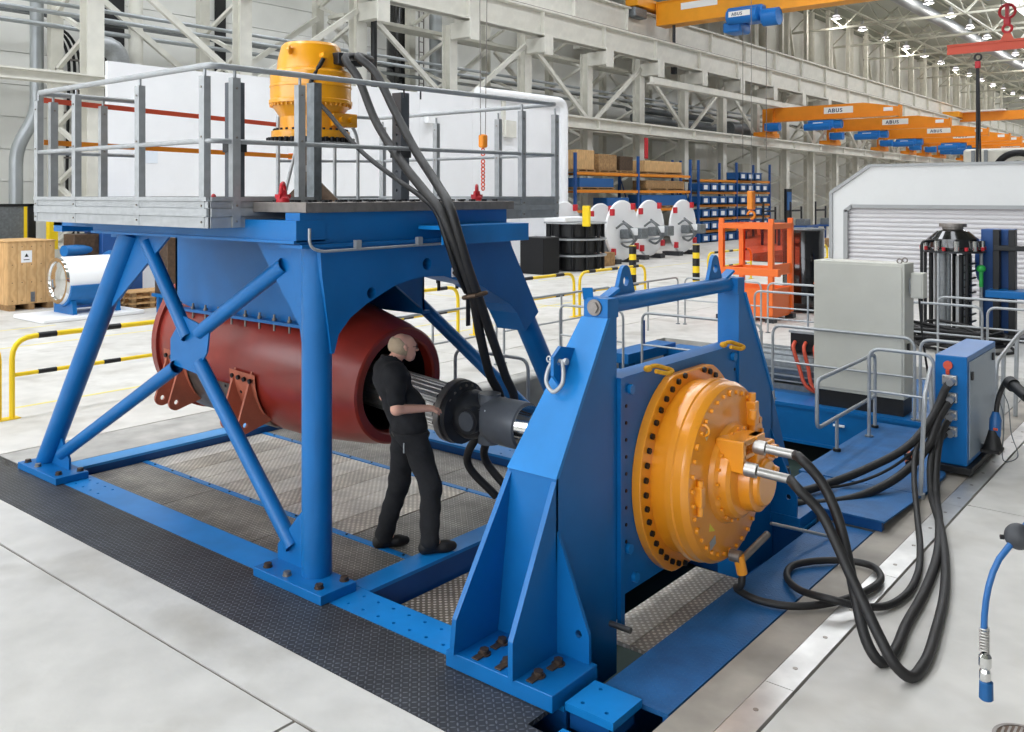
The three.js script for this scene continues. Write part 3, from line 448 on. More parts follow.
// ---------------------------------------------------------------- access platform
{
  const P = thing('access_platform', 'galvanised service platform with handrails on top of the blue frame', 'platform', [5.85, 2.7, -7.35]);
  const x0 = 3.69, x1 = 7.97, z0 = -8.8, z1 = -5.9, m = M.galv, g = M.galv;
  obj('deck', B(x0 + 0.03, x1 - 0.03, 2.72, 2.755, z0 + 0.03, z1 - 0.03), M.galvDark, P);
  const toe = (a, b, axis) => { // ribbed toe board
    const [ax, az] = a, [bx, bz] = b, prof = [[2.655, 2.735, 0], [2.74, 2.8, 0.012], [2.805, 2.85, 0], [2.855, 2.885, 0.016]];
    return prof.map(([p, q, o]) => axis === 'x' ? B(ax, bx, p, q, az - 0.015 + o, az + 0.015 + o) : B(ax - 0.015 - o, ax + 0.015 - o, p, q, az, bz));
  };
  obj('toe_board', [...toe([x0, z0], [x0, z1], 'z'), B(x0 - 0.005, x0 + 0.03, 2.66, 2.885, z0, z1)], m, P);
  obj('toe_board', [...toe([x0, z1], [4.62, z1], 'x'), B(x0, 4.62, 2.66, 2.885, z1 - 0.03, z1 + 0.005)], m, P);
  obj('toe_board', [...toe([6.52, z1], [x1, z1], 'x'), B(6.52, x1, 2.66, 2.885, z1 - 0.03, z1 + 0.005)], m, P);
  obj('toe_board', [...toe([x1, z0], [x1, z1], 'z')], m, P);
  obj('toe_board', [...toe([x0, z0], [x1, z0], 'x')], m, P);
  const post = (x, z, ax) => { const p = obj('post', [ax === 'z' ? B(x - 0.028, x + 0.028, 2.66, 3.78, z - 0.034, z + 0.034) : B(x - 0.034, x + 0.034, 2.66, 3.78, z - 0.028, z + 0.028), T([x, 3.76, z], [x, 3.85, z], 0.012, 8)], m, P);
    const d = ax === 'z' ? -1 : 0, e = ax === 'z' ? 0 : 1; each('bolt', [2.7, 2.82, 3.33, 3.7].map(y => hexBolt([x + d * 0.028, y, z + e * 0.028], [d, 0, e], 0.009, 0.008)), M.boltSteel, p); };
  for (const z of [-8.78, -8.02, -6.92, -5.98]) post(x0 + 0.01, z, 'z');
  for (const x of [3.9, 4.5, 7.35, 7.93]) post(x, z1, 'x');
  for (const z of [-8.72, -7.75, -6.75]) post(x1, z, 'z');
  for (const x of [3.84, 4.32]) post(x, z0, 'x');
  const r = 0.024;
  obj('top_rail', bent([[4.72, 3.855, z0], [x0, 3.855, z0], [x0, 3.855, z1], [x1, 3.9, z1], [x1, 3.9, z0], [6.4, 3.87, z0], [6.4, 2.75, z0]], r, 0.1, 10), m, P);
  obj('mid_rail', bent([[4.72, 3.3, z0], [x0, 3.3, z0], [x0, 3.3, z1], [x1, 3.34, z1], [x1, 3.34, z0], [6.4, 3.3, z0]], 0.019, 0.08, 10), m, P);
  obj('end_post', T([4.7, 2.75, z0], [4.7, 3.86, z0], 0.016, 10), m, P);
  // stub pipes hanging from the rail
  each('hook', [[5.65, 1], [5.86, 1]].map(([x]) => T([x, 3.78, z1], [x, 3.87, z1], 0.008, 6)), M.darkSteel, P);
  // ladder hand grips seen behind the motor
  obj('ladder_rail', [bent([[6.75, 2.76, -8.2], [6.75, 3.7, -8.2], [6.95, 3.78, -8.2], [7.1, 3.6, -8.2], [7.1, 2.76, -8.2]], 0.02, 0.15), bent([[6.3, 2.76, -8.6], [6.6, 3.75, -8.6]], 0.02), bent([[6.5, 2.76, -8.6], [6.72, 3.5, -8.6]], 0.02)], m, P);
  // machined plate and its bolts on the front edge of the frame
  const tp = thing('mounting_plate', 'brown grey machined steel plate with bolt rows on the frame top', 'steel plate', [5.25, 2.77, -5.56]);
  obj('plate', RB(4.04, 6.4, 2.771, 2.845, -5.87, -5.23, 0.004, 1), M.steelDull, tp);
  const bl = []; for (let i = 0; i < 15; i++) for (let j = 0; j < 3; j++) bl.push(T([4.2 + i * 0.152 + (j % 2) * 0.05, 2.845, -5.8 + j * 0.2], [4.2 + i * 0.152 + (j % 2) * 0.05, 2.862, -5.8 + j * 0.2], 0.026, 8)); bl.forEach(b => obj('bolt', b, M.blackBolt, tp));
  // slotted adjuster posts standing on the platform
  const chan = (x, z, h, lab) => { const t = thing('slotted_column', lab, 'steel post', [x, 2.755, z]); const hs = []; for (let y = 2.95; y < h - 0.1; y += 0.1) hs.push([z, y, 0.016]);
    obj('channel', [EX([[z - 0.07, 2.76], [z + 0.07, 2.76], [z + 0.07, h], [z - 0.07, h]], x - 0.06, x - 0.05, hs, 0, 6), B(x - 0.05, x + 0.06, 2.76, h, z - 0.07, z - 0.06), B(x - 0.05, x + 0.06, 2.76, h, z + 0.06, z + 0.07)], M.greyPaint, t);
    obj('collar', B(x - 0.075, x + 0.075, 3.3, 3.42, z - 0.085, z + 0.085), M.darkSteel, t); obj('base_plate', B(x - 0.13, x + 0.13, 2.756, 2.776, z - 0.13, z + 0.13), M.darkSteel, t); };
  chan(4.86, -7.35, 3.95, 'dark slotted steel post left of the yellow motor'); chan(6.75, -7.1, 4.0, 'dark slotted steel post right of the yellow motor'); single('steel_column', [B(4.8, 4.88, 2.756, 3.85, -6.2, -6.1)], M.galvDark, 'plain grey steel column standing in front of the yellow motor', 'steel post');
  // red swivel eye bolts
  const eye = (x, y, z, lab) => { const t = thing('swivel_eye', lab, 'lifting eye', [x, y, z]); obj('body', [lathe([[0.05, 0], [0.05, 0.03], [0.035, 0.05], [0.03, 0.09], [0.0, 0.1]], [x, y, z], [0, 1, 0], 16), B(x - 0.05, x + 0.05, y + 0.03, y + 0.06, z - 0.03, z + 0.03)], M.redPaint, t); obj('eye_ring', torus([x, y + 0.1, z], [0.6, 0, 0.8], 0.045, 0.014), M.redPaint, t); };
  eye(4.13, 2.845, -5.62, 'red swivel lifting eye at the near corner of the machined plate'); eye(6.3, 2.845, -5.6, 'red swivel lifting eye at the far end of the machined plate'); eye(5.3, 2.756, -8.4, 'red lifting eye on the platform behind the left handrail');
}

// ---------------------------------------------------------------- yellow motor on the platform
{
  const c = [5.9, 0, -7.55], X = c[0], Z = c[2];
  const t = thing('hydraulic_motor', 'yellow hydraulic motor standing upright on the platform', 'motor', [X, 2.756, Z]);
  const m = M.yellowMotor;
  obj('lower_housing', lathe([[0.4, 3.52], [0.4, 3.555], [0.315, 3.57], [0.315, 3.7], [0.34, 3.74], [0.405, 3.83]], [X, 0, Z]), m, t);
  obj('housing', lathe([[0.405, 3.83], [0.425, 3.835], [0.425, 3.87], [0.412, 3.88], [0.412, 4.0], [0.418, 4.005], [0.418, 4.02], [0.412, 4.025], [0.412, 4.15], [0.4, 4.17], [0.345, 4.19], [0.335, 4.3], [0.3, 4.43], [0.27, 4.46], [0, 4.46]], [X, 0, Z]), m, t);
  each('bolt', ring([X, 3.835, Z], [0, 1, 0], 0.405, 44, (p) => T([p[0], 3.805, p[2]], [p[0], 3.835, p[2]], 0.013, 6)), M.yellowMotor, t);
  each('bolt', ring([X, 3.56, Z], [0, 1, 0], 0.37, 30, (p) => T([p[0], 3.555, p[2]], [p[0], 3.58, p[2]], 0.014, 6)), M.blackBolt, t);
  const sp = obj('sprocket', T([X, 3.44, Z], [X, 3.48, Z], 0.41, 40), M.darkSteel, t); obj('tooth', ring([X, 3.46, Z], [0, 1, 0], 0.43, 40, (p) => T([p[0], 3.435, p[2]], [p[0], 3.485, p[2]], 0.022, 6)), M.blackBolt, sp);
  obj('mount_disc', T([X, 3.48, Z], [X, 3.52, Z], 0.4, 40), m, t);
  obj('shaft', [T([X, 3.2, Z], [X, 3.44, Z], 0.1, 20), T([X, 2.757, Z], [X, 3.15, Z], 0.09, 20)], M.brownSteel, t); obj('coupling', lathe([[0.09, 3.14], [0.11, 3.145], [0.11, 3.2], [0.09, 3.21]], [X, 0, Z]), M.steelDull, t);
  each('gusset', [0, 1, 2, 3].map(k => { const a = k * Math.PI / 2 + 0.5; const g = EZ([[0.09, 2.757], [0.4, 2.757], [0.09, 3.05]], -0.012, 0.012); g.rotateY(a); g.translate(X, 0, Z); return g; }), M.brownSteel, t);
  each('vent_plug', [...[0.0, 0.55].map(a => { const dx = Math.cos(a + 2.6), dz = Math.sin(a + 2.0); return T([X - 0.1 + a * 0.4, 4.3, Z + 0.3], [X - 0.1 + a * 0.4, 4.31, Z + 0.37], 0.035, 12); }), T([X - 0.26, 4.28, Z + 0.05], [X - 0.34, 4.38, Z + 0.09], 0.03, 10)], m, t);
  obj('valve_block', [RB(X + 0.02, X + 0.34, 4.23, 4.35, Z + 0.27, Z + 0.42, 0.01)], M.darkSteel, t);
  each('fitting', [T([X + 0.1, 4.3, Z + 0.42], [X + 0.14, 4.3, Z + 0.55], 0.035, 10), T([X + 0.28, 4.3, Z + 0.4], [X + 0.36, 4.3, Z + 0.52], 0.035, 10)], M.steel, t);
  obj('port_plate', [RB(X + 0.0, X + 0.32, 3.6, 3.74, Z + 0.2, Z + 0.36, 0.01), T([X + 0.1, 3.67, Z + 0.36], [X + 0.1, 3.67, Z + 0.4], 0.03, 10), T([X + 0.22, 3.67, Z + 0.36], [X + 0.22, 3.67, Z + 0.4], 0.03, 10)], m, t);
  obj('eye_bolt', [torus([X - 0.36, 4.36, Z + 0.12], [0.7, 0, 0.7], 0.035, 0.012)], m, t);
}
// ---------------------------------------------------------------- red hub
{
  const A = [6.03, 1.06, -6.35], d = V([0, 0.24, -3.15]).normalize(), up = new THREE.Vector3(0, 1, 0).addScaledVector(d, -d.y).normalize();
  const prof = [[0.57, 0.03], [0.585, 0.12], [0.61, 0.2], [0.735, 0.95], [0.8, 2.0], [0.838, 2.96]];
  const R = (s) => { for (let i = 1; i < prof.length; i++) if (s <= prof[i][1]) return lerp(prof[i - 1][0], prof[i][0], (s - prof[i - 1][1]) / (prof[i][1] - prof[i - 1][1])); return 0.838; };
  const at = (s, a, r) => V(A).addScaledVector(d, s).addScaledVector(up, Math.cos(a) * r).add(new THREE.Vector3(-Math.sin(a) * r, 0, 0));
  const t = thing('rotor_hub', 'dark red bell shaped steel hub hanging in the blue frame', 'hub', [6.03, 0.4, -7.9]);
  const dir = [d.x, d.y, d.z];
  obj('shell', lathe([...prof, [0.835, 3.0], [0.0, 3.0]], A, dir, 64), M.red, t);
  obj('rim', lathe([[0.455, 0.12], [0.458, 0.02], [0.475, 0], [0.545, 0], [0.566, 0.014], [0.57, 0.03], [0.57, 0.12]], A, dir, 64), M.red, t);
  obj('bore', lathe([[0.46, 0.1], [0.46, 0.9], [0.0, 0.9]], A, dir, 48), M.blackBolt, t);
  obj('end_flange', lathe([[0.838, 2.96], [0.872, 2.965], [0.872, 3.06], [0.82, 3.07], [0, 3.07]], A, dir, 64), M.red, t);
  const patch = (s0, s1, a0, a1, off, n = 14) => { const pos = [], idx = []; for (let i = 0; i <= n; i++) for (let j = 0; j <= n; j++) { const s = lerp(s0, s1, i / n), a = lerp(a0, a1, j / n), p = at(s, a, R(s) + off); pos.push(p.x, p.y, p.z); } for (let i = 0; i < n; i++) for (let j = 0; j < n; j++) { const q = i * (n + 1) + j; idx.push(q, q + n + 1, q + 1, q + 1, q + n + 1, q + n + 2); } const g = new THREE.BufferGeometry(); g.setAttribute('position', new THREE.Float32BufferAttribute(pos, 3)); g.setIndex(idx); g.computeVertexNormals(); return g; };
  const band = obj('bare_panel', patch(1.35, 2.75, 1.85, 2.75, 0.012), M.primer, t);
  each('bolt', [...Array(9)].map((_, i) => { const p = at(1.5 + i * 0.14, 1.9, R(1.5) + 0.02), q = at(1.5 + i * 0.14, 1.9, R(1.5) + 0.035); return T([p.x, p.y, p.z], [q.x, q.y, q.z], 0.016, 6); }), M.blackBolt, band);
  // lifting brackets: base plate with two ears
  for (const [s, a] of [[1.45, 1.9], [2.62, 1.9], [2.62, -1.9], [1.45, -1.9]]) {
    const sg = Math.sign(a);
    const b = obj('bracket', patch(s - 0.2, s + 0.2, a - 0.28 * sg, a + 0.3 * sg, 0.03, 4), M.salmon, t);
    const p = at(s, a, R(s)), ears = [];
    for (const dz of [-0.13, 0.13]) {
      const q = at(s + dz, a, R(s + dz) - 0.02), ox = -sg;
      const sh = []; const c = [q.x + ox * 0.14, q.y - 0.3]; sh.push([q.x + 0.02 * sg, q.y + 0.24], [q.x + ox * 0.06, q.y + 0.22]); for (let k = 0; k <= 8; k++) { const an = (sg > 0 ? Math.PI : 0) + sg * (-0.5 + k / 8 * 2.4); sh.push([c[0] + Math.cos(an) * 0.085, c[1] + Math.sin(an) * 0.085]); } sh.push([q.x + 0.2 * sg, q.y - 0.3]);
      const g = EZ(sh, -0.014, 0.014, [[c[0], c[1], 0.026]], 0, 10); g.translate(0, 0, q.z); obj('ear', g, M.salmon, b);
    }
    each('bolt', [-0.15, -0.05, 0.05, 0.15].map(k => { const u = at(s + k, a - 0.2 * sg, R(s) + 0.03), v = at(s + k, a - 0.2 * sg, R(s) + 0.055); return T([u.x, u.y, u.z], [v.x, v.y, v.z], 0.024, 8); }), M.blackBolt, b);
  }
  each('end_bolt', ring([A[0] + d.x * 3.0, A[1] + d.y * 3.0, A[2] + d.z * 3.0], dir, 0.8, 40, (p) => T([p[0] - d.x * 0.06, p[1] - d.y * 0.06, p[2] - d.z * 0.06], [p[0] + d.x * 0.12, p[1] + d.y * 0.12, p[2] + d.z * 0.12], 0.014, 6)), M.blackBolt, t);
}
// ---------------------------------------------------------------- cardan shaft
{
  const a = [6.03, 1.05, -6.95], b = [6.03, 0.93, -5.56], e = [6.03, 0.895, -3.3];
  const D = (p, q) => { const v = V(q).sub(V(p)).normalize(); return [v.x, v.y, v.z]; };
  const d1 = D(a, b), d2 = D(b, e);
  const t = thing('cardan_shaft', 'steel cardan shaft with splined section running from the red hub to the stand', 'drive shaft', [6.03, 0.5, -5.2]);
  const on = (p, d, s) => [p[0] + d[0] * s, p[1] + d[1] * s, p[2] + d[2] * s];
  const s1 = obj('splined_section', T(a, on(b, d1, -0.02), 0.205, 36), M.steel, t);
  each('spline', ring(a, d1, 0.203, 26, (p) => T(p, on(p, d1, 1.28), 0.013, 6)), M.steel, s1);
  const fl = obj('coupling_flange', [lathe([[0.2, -0.08], [0.29, -0.07], [0.29, -0.005], [0.2, 0]], b, d1, 36)], M.steelDull, t); obj('fork_flange', lathe([[0.2, 0.01], [0.28, 0.012], [0.28, 0.06], [0.2, 0.09]], b, d2, 36), M.darkSteel, t);
  ring(on(b, d1, -0.07), d1, 0.25, 20, (p) => { obj('bolt', T(on(p, d1, -0.03), on(p, d1, 0.0), 0.024, 6), M.blackBolt, fl); });
  each('nut', ring(b, d1, 0.25, 20, (p) => T(on(p, d1, 0.0), on(p, d1, 0.06), 0.016, 6)), M.boltSteel, fl);
  // fork and trunnions
  const y0 = on(b, d2, 0.08);
  obj('fork', [lathe([[0.2, 0], [0.22, 0.06], [0.215, 0.12], [0.13, 0.3], [0.1, 0.36]], y0, d2, 28), along(new THREE.BoxGeometry(0.3, 0.34, 0.2), on(y0, d2, 0.2), d2), along(new THREE.CylinderGeometry(0.115, 0.125, 0.44, 22).rotateZ(Math.PI / 2), on(y0, d2, 0.2), d2)], M.darkSteel, t);
  obj('trunnion_cap', [along(new THREE.CylinderGeometry(0.085, 0.085, 0.47, 20).rotateZ(Math.PI / 2), on(y0, d2, 0.2), d2), along(new THREE.CylinderGeometry(0.1, 0.1, 0.44, 20).rotateX(Math.PI / 2), on(y0, d2, 0.27), d2)], M.greyPaint, t);
  obj('sleeve', lathe([[0.12, 0], [0.17, 0.03], [0.2, 0.1], [0.205, 0.36], [0.2, 0.44], [0.17, 0.45]], on(y0, d2, 0.24), d2, 32), M.greyPaint, t);
  obj('seal_band', lathe([[0.17, 0], [0.182, 0.005], [0.182, 0.15], [0.17, 0.16]], on(y0, d2, 0.68), d2, 32), M.chrome, t);
  obj('tube', T(on(y0, d2, 0.6), e, 0.165, 30), M.greyPaint, t);
  each('index_mark', [B(5.858, 5.862, 1.0, 1.04, -5.12, -5.11), B(5.85, 5.854, 0.93, 0.99, -5.0, -4.99)], M.white, t);
}
// ---------------------------------------------------------------- gear stand
{
  const S = thing('gear_stand', 'massive blue welded stand carrying the yellow gear motor', 'machine stand', [6.03, 0, -3.45]);
  const m = M.blue;
  for (const side of [0, 1]) {
    const mx = (x) => side ? 12.06 - x : x;
    const fr = (b, t) => { const q = (r) => side ? [mx(r[1]), mx(r[0]), r[2], r[3]] : r; return [q(b), q(t)]; };
    const [b1, t1] = fr([4.42, 5.1, -3.8, -3.28], [4.42, 5.1, -3.65, -3.28]), [b2, t2] = fr([4.42, 5.1, -3.65, -3.28], [4.99, 5.1, -3.47, -3.28]);
    const [b3, t3] = fr([4.99, 5.12, -3.47, -3.28], [4.99, 5.12, -3.47, -3.28]);
    if (side) for (const r of [b1, t1, b2]) r[2] = -3.47;
    const up = obj('upright', [hexa(b1, t1, -0.3, 1.17), hexa(b2, t2, 1.17, 2.08), hexa(b3, t3, 2.08, 2.21)], m, S);
    const [c0, c1] = fr([4.405, 4.44, -3.66, -3.27], [4.975, 5.01, -3.48, -3.27]); obj('cover_plate', hexa(c0, c1, 1.165, 2.085), M.blueRail, up);
    for (const [z0, z1, lean] of [[-3.665, -3.63, 0.115], [-3.315, -3.28, 0]]) { const g = EZ([[mx(4.44), 1.18], [mx(4.44), 0.1], [mx(4.0), 0.1], [mx(4.0), 0.32]], z0, z1), p = g.attributes.position; for (let i = 0; i < p.count; i++) p.setZ(i, p.getZ(i) - lean * (1.18 - p.getY(i)) / 1.08); obj('gusset', g, m, up); }
    obj('rib', EX([[-3.29, 0.86], [-3.29, 0.1], [-3.045, 0.1], [-3.045, 0.27]], Math.min(mx(4.43), mx(4.455)), Math.max(mx(4.43), mx(4.455)), [[-3.12, 0.26, 0.024]], 0, 10), m, up);
    const bp = obj('base_plate', RB(Math.min(mx(4.02), mx(4.47)), Math.max(mx(4.02), mx(4.47)), 0.002, 0.1, -3.83, -3.01, 0.006, 1), m, S);
    for (const [x, z] of [[4.13, -3.61], [4.3, -3.61], [4.14, -3.2], [4.32, -3.19], [4.13, -3.43], [4.31, -3.43]]) obj('bolt', [hexBolt([mx(x), 0.1, z], [0, 1, 0], 0.03, 0.035), T([mx(x), 0.1, z], [mx(x), 0.108, z], 0.042, 16), RB(mx(x) - 0.09, mx(x) + 0.02, 0.1, 0.11, z - 0.025, z + 0.025, 0.004, 1)], M.boltRust, bp);
  }
  obj('crossbar', T([5.0, 2.155, -3.38], [7.06, 2.155, -3.38], 0.062, 26), m, S);
  each('end_bolt', [hexBolt([4.99, 2.15, -3.38], [-1, 0, 0], 0.04, 0.03), T([4.99, 2.15, -3.38], [4.975, 2.15, -3.38], 0.055, 18), hexBolt([7.07, 2.15, -3.38], [1, 0, 0], 0.04, 0.03)], M.steelDull, S);
  const lug = (x) => { const pts = []; pts.push([x - 0.13, 2.19], [x + 0.13, 2.19], [x + 0.06, 2.36]); for (let k = 0; k <= 6; k++) { const a = 0.4 + k / 6 * (Math.PI - 0.8); pts.push([x + Math.cos(a) * 0.06, 2.35 + Math.sin(a) * 0.06]); } pts.push([x - 0.06, 2.36]); obj('lifting_lug', EZ(pts, -3.4, -3.37, [[x, 2.3, 0.035]], 0, 12), m, S); };
  lug(5.36); lug(6.72);
  each('cover_tab', [Bar([5.0, 2.2, -3.44], [5.03, 2.27, -3.47], 0.07, 0.012), Bar([5.13, 2.2, -3.4], [5.22, 2.26, -3.36], 0.1, 0.02), Bar([6.9, 2.2, -3.4], [6.98, 2.27, -3.36], 0.1, 0.02)], m, S);
  // plate for the gear motor
  const mp = obj('mount_plate', EZ([[5.11, 0.2], [6.95, 0.2], [6.95, 1.67], [5.11, 1.67]], -3.375, -3.27, [[6.03, 0.895, 0.4]], 0, 32), m, S);
  each('edge_strip', [B(5.105, 5.155, 0.0, 1.675, -3.28, -3.25), B(6.905, 6.955, 0.0, 1.675, -3.28, -3.25)], m, mp);
  each('bolt', [[5.24, 1.58], [5.22, 0.5], [6.82, 1.58], [6.82, 0.5], [5.3, 0.28]].map(([x, y]) => hexBolt([x, y, -3.27], [0, 0, 1], 0.036, 0.03)), M.blueRail, mp);
  const hs = []; for (let i = 0; i < 9; i++) for (const x of [5.2, 6.86]) hs.push(T([x, 0.55 + i * 0.115, -3.271], [x, 0.55 + i * 0.115, -3.265], 0.013, 8)); each('set_screw', hs, M.blackBolt, mp);
  each('brace_plate', [B(5.1, 6.96, 0.25, 0.29, -3.6, -3.375), B(5.1, 6.96, 1.6, 1.66, -3.47, -3.375)], m, S);
  obj('levelling_screw', [T([5.02, 0.06, -3.12], [5.02, 0.06, -3.28], 0.02, 8)], M.boltSteel, S);
  // bright bar low on the right of the stand
  single('tie_bar', [T([6.96, 0.24, -3.0], [7.56, 0.02, -2.74], 0.014, 10)], M.steel, 'thin bright steel bar low beside the right leg of the stand', 'steel bar');
}
// shackle and straps on the stand
{
  const t = thing('bow_shackle', 'grey galvanised bow shackle hanging on the sloping face of the stand', 'shackle', [4.74, 1.7, -3.46]);
  const lx = 4.74, ly = 1.75, lz = -3.46;
  obj('lug_plate', EZ([[4.74, 1.62], [4.9, 1.88], [4.7, 1.92], [4.62, 1.86], [4.62, 1.74]], lz - 0.012, lz + 0.012, [[4.68, 1.82, 0.02]], 0, 10), M.blue, t);
  obj('bow', [sweep(curve([[4.68, 1.83, lz - 0.035], [4.66, 1.77, lz - 0.06], [4.64, 1.69, lz - 0.062], [4.63, 1.635, lz], [4.64, 1.69, lz + 0.062], [4.66, 1.77, lz + 0.06], [4.68, 1.83, lz + 0.035]], 36), 0.014, 10)], M.galv, t);
  obj('pin', [T([4.68, 1.83, lz - 0.06], [4.68, 1.83, lz + 0.06], 0.013, 10), T([4.68, 1.83, lz + 0.055], [4.68, 1.83, lz + 0.075], 0.022, 8), torus([4.68, 1.83, lz - 0.07], [1, 0, 0], 0.018, 0.006)], M.galv, t);
  const strap = (p, q, lab) => { const s = thing('lifting_strap', lab, 'strap', p); const c = curve([[p[0] - 0.02, p[1], p[2]], [p[0] + 0.05, p[1] + 0.02, p[2] + 0.03], [p[0] + 0.14, p[1] - 0.005, p[2] + 0.07], [p[0] + 0.2, p[1] - 0.03, p[2] + 0.09], [p[0] + 0.12, p[1] - 0.035, p[2] + 0.1], [p[0] + 0.02, p[1] - 0.01, p[2] + 0.06]], 40); obj('loop', sweep(c, 0.016, 8), M.strap, s); obj('knot', new THREE.SphereGeometry(0.03, 10, 8).scale(1.3, 0.8, 1).translate(p[0], p[1] + 0.005, p[2] + 0.01), M.strap, s); };
  strap([5.42, 1.69, -3.24], 0, 'yellow lifting strap loop lying on the left end of the mount plate'); strap([6.62, 1.7, -3.26], 0, 'yellow lifting strap loop lying on the right end of the mount plate');
}
// ---------------------------------------------------------------- yellow gear motor
{
  const cx = 6.03, cy = 0.895, C = [cx, cy, 0], Zd = [0, 0, 1];
  const t = thing('gear_motor', 'large orange yellow radial hydraulic motor bolted to the blue stand', 'motor', [cx, cy - 0.7, -3.1]);
  const m = M.yellow, pts = []; for (let i = 0; i < 72; i++) { const a = i / 72 * Math.PI * 2; let x = Math.cos(a) * 0.765, y = Math.sin(a) * 0.765; if (Math.abs(y) > 0.705) { y = Math.sign(y) * 0.705; } pts.push([cx + x, cy + y]); }
  const fl = obj('flange', EZ(pts, -3.27, -3.2, [], 0.006), m, t);
  ring([cx, cy, -3.2], Zd, 0.7, 44, (p, a) => { if (Math.abs(p[1] - cy) < 0.69) obj('bolt', [T(p, [p[0], p[1], -3.18], 0.022, 6)], M.blackBolt, fl); }, 0.07);
  obj('body', lathe([[0.63, -3.2], [0.635, -3.08], [0.655, -3.075], [0.655, -3.03], [0.645, -3.02], [0.645, -2.96], [0.635, -2.94], [0.615, -2.916], [0.6, -2.914], [0.33, -2.9], [0, -2.9]].map(([r, z]) => [r, z]), [cx, cy, 0], Zd, 80, 0.4), m, t);
  const fb = []; ring([cx, cy, -2.914], Zd, 0.57, 36, (p, a, i) => { fb.push(T(p, [p[0], p[1], p[2] + 0.022], i % 6 === 0 ? 0.026 : 0.016, 8)); }); each('cover_screw', fb, m, t);
  const boss = obj('boss', lathe([[0.36, -2.905], [0.34, -2.87], [0.31, -2.85], [0.3, -2.8], [0.27, -2.78], [0, -2.78]], [cx, cy, 0], Zd, 48, 0.4), m, t);
  each('boss_screw', ring([cx, cy, -2.85], Zd, 0.325, 20, (p) => T(p, [p[0], p[1], -2.835], 0.013, 6)), m, boss);
  // valve block with T-shaped recess ribs
  obj('valve_block', [RB(5.78, 6.12, 0.98, 1.2, -2.9, -2.74, 0.015), RB(5.78, 5.83, 0.98, 1.2, -2.76, -2.69, 0.008), RB(5.8, 6.12, 1.16, 1.2, -2.76, -2.69, 0.008), RB(5.8, 6.1, 1.07, 1.1, -2.76, -2.69, 0.006), RB(5.98, 6.12, 0.98, 1.2, -2.76, -2.68, 0.008)], m, t);
  obj('end_cap', lathe([[0.22, -2.79], [0.21, -2.7], [0.17, -2.69], [0.165, -2.66], [0.15, -2.65], [0, -2.65]], [6.1, 0.85, 0], Zd, 36, 0.4), m, t);
  obj('side_valve', [RB(6.3, 6.38, 1.18, 1.36, -2.92, -2.84, 0.012), T([6.34, 1.1, -2.88], [6.34, 1.42, -2.88], 0.028, 12)], m, t); obj('side_valve', [RB(5.5, 5.56, 0.78, 0.92, -2.92, -2.86, 0.01), T([5.53, 0.72, -2.885], [5.53, 0.96, -2.885], 0.022, 10)], m, t);
  obj('port_cap', [RB(6.16, 6.3, 0.96, 1.12, -2.86, -2.68, 0.02), T([6.23, 1.05, -2.68], [6.23, 1.05, -2.64], 0.05, 14), T([6.23, 0.94, -2.76], [6.23, 0.9, -2.64], 0.04, 12)], m, t);
  obj('breather', [T([6.18, 1.27, -2.8], [6.18, 1.33, -2.8], 0.03, 10), torus([5.62, 1.28, -2.9], [1, 0, 0], 0.035, 0.011)], m, t);
  obj('yellow_tag', EZ([[5.7, 0.56], [5.78, 0.54], [5.79, 0.62], [5.71, 0.64]], -2.909, -2.905), std({ color: 0xe8d23a, roughness: 0.5 }), t);
  obj('name_plate', EZ([[5.72, 0.42], [5.8, 0.45], [5.79, 0.51], [5.71, 0.48]], -2.909, -2.905), M.galv, t);
  obj('small_tag', EZ([[5.66, 1.2], [5.71, 1.24], [5.69, 1.28], [5.64, 1.24]], -2.909, -2.905), std({ color: 0xe0d2a0, roughness: 0.5 }), t);
  obj('pressure_fitting', [T([5.98, 1.13, -2.7], [5.99, 1.125, -2.62], 0.05, 8), T([5.99, 1.125, -2.62], [6.05, 1.1, -2.43], 0.032, 12), T([5.79, 1.02, -2.68], [5.8, 1.015, -2.6], 0.05, 8), T([5.8, 1.015, -2.6], [5.88, 0.98, -2.4], 0.032, 12)], M.steel, t);
  obj('drain_fitting', [T([5.98, 0.32, -2.88], [5.98, 0.32, -2.8], 0.045, 10), T([6.0, 0.3, -2.8], [6.32, 0.4, -2.75], 0.026, 10)], M.steelDull, t);
  obj('drain_elbow', [T([5.98, 0.33, -2.82], [6.0, 0.2, -2.8], 0.04, 10)], m, t);
}
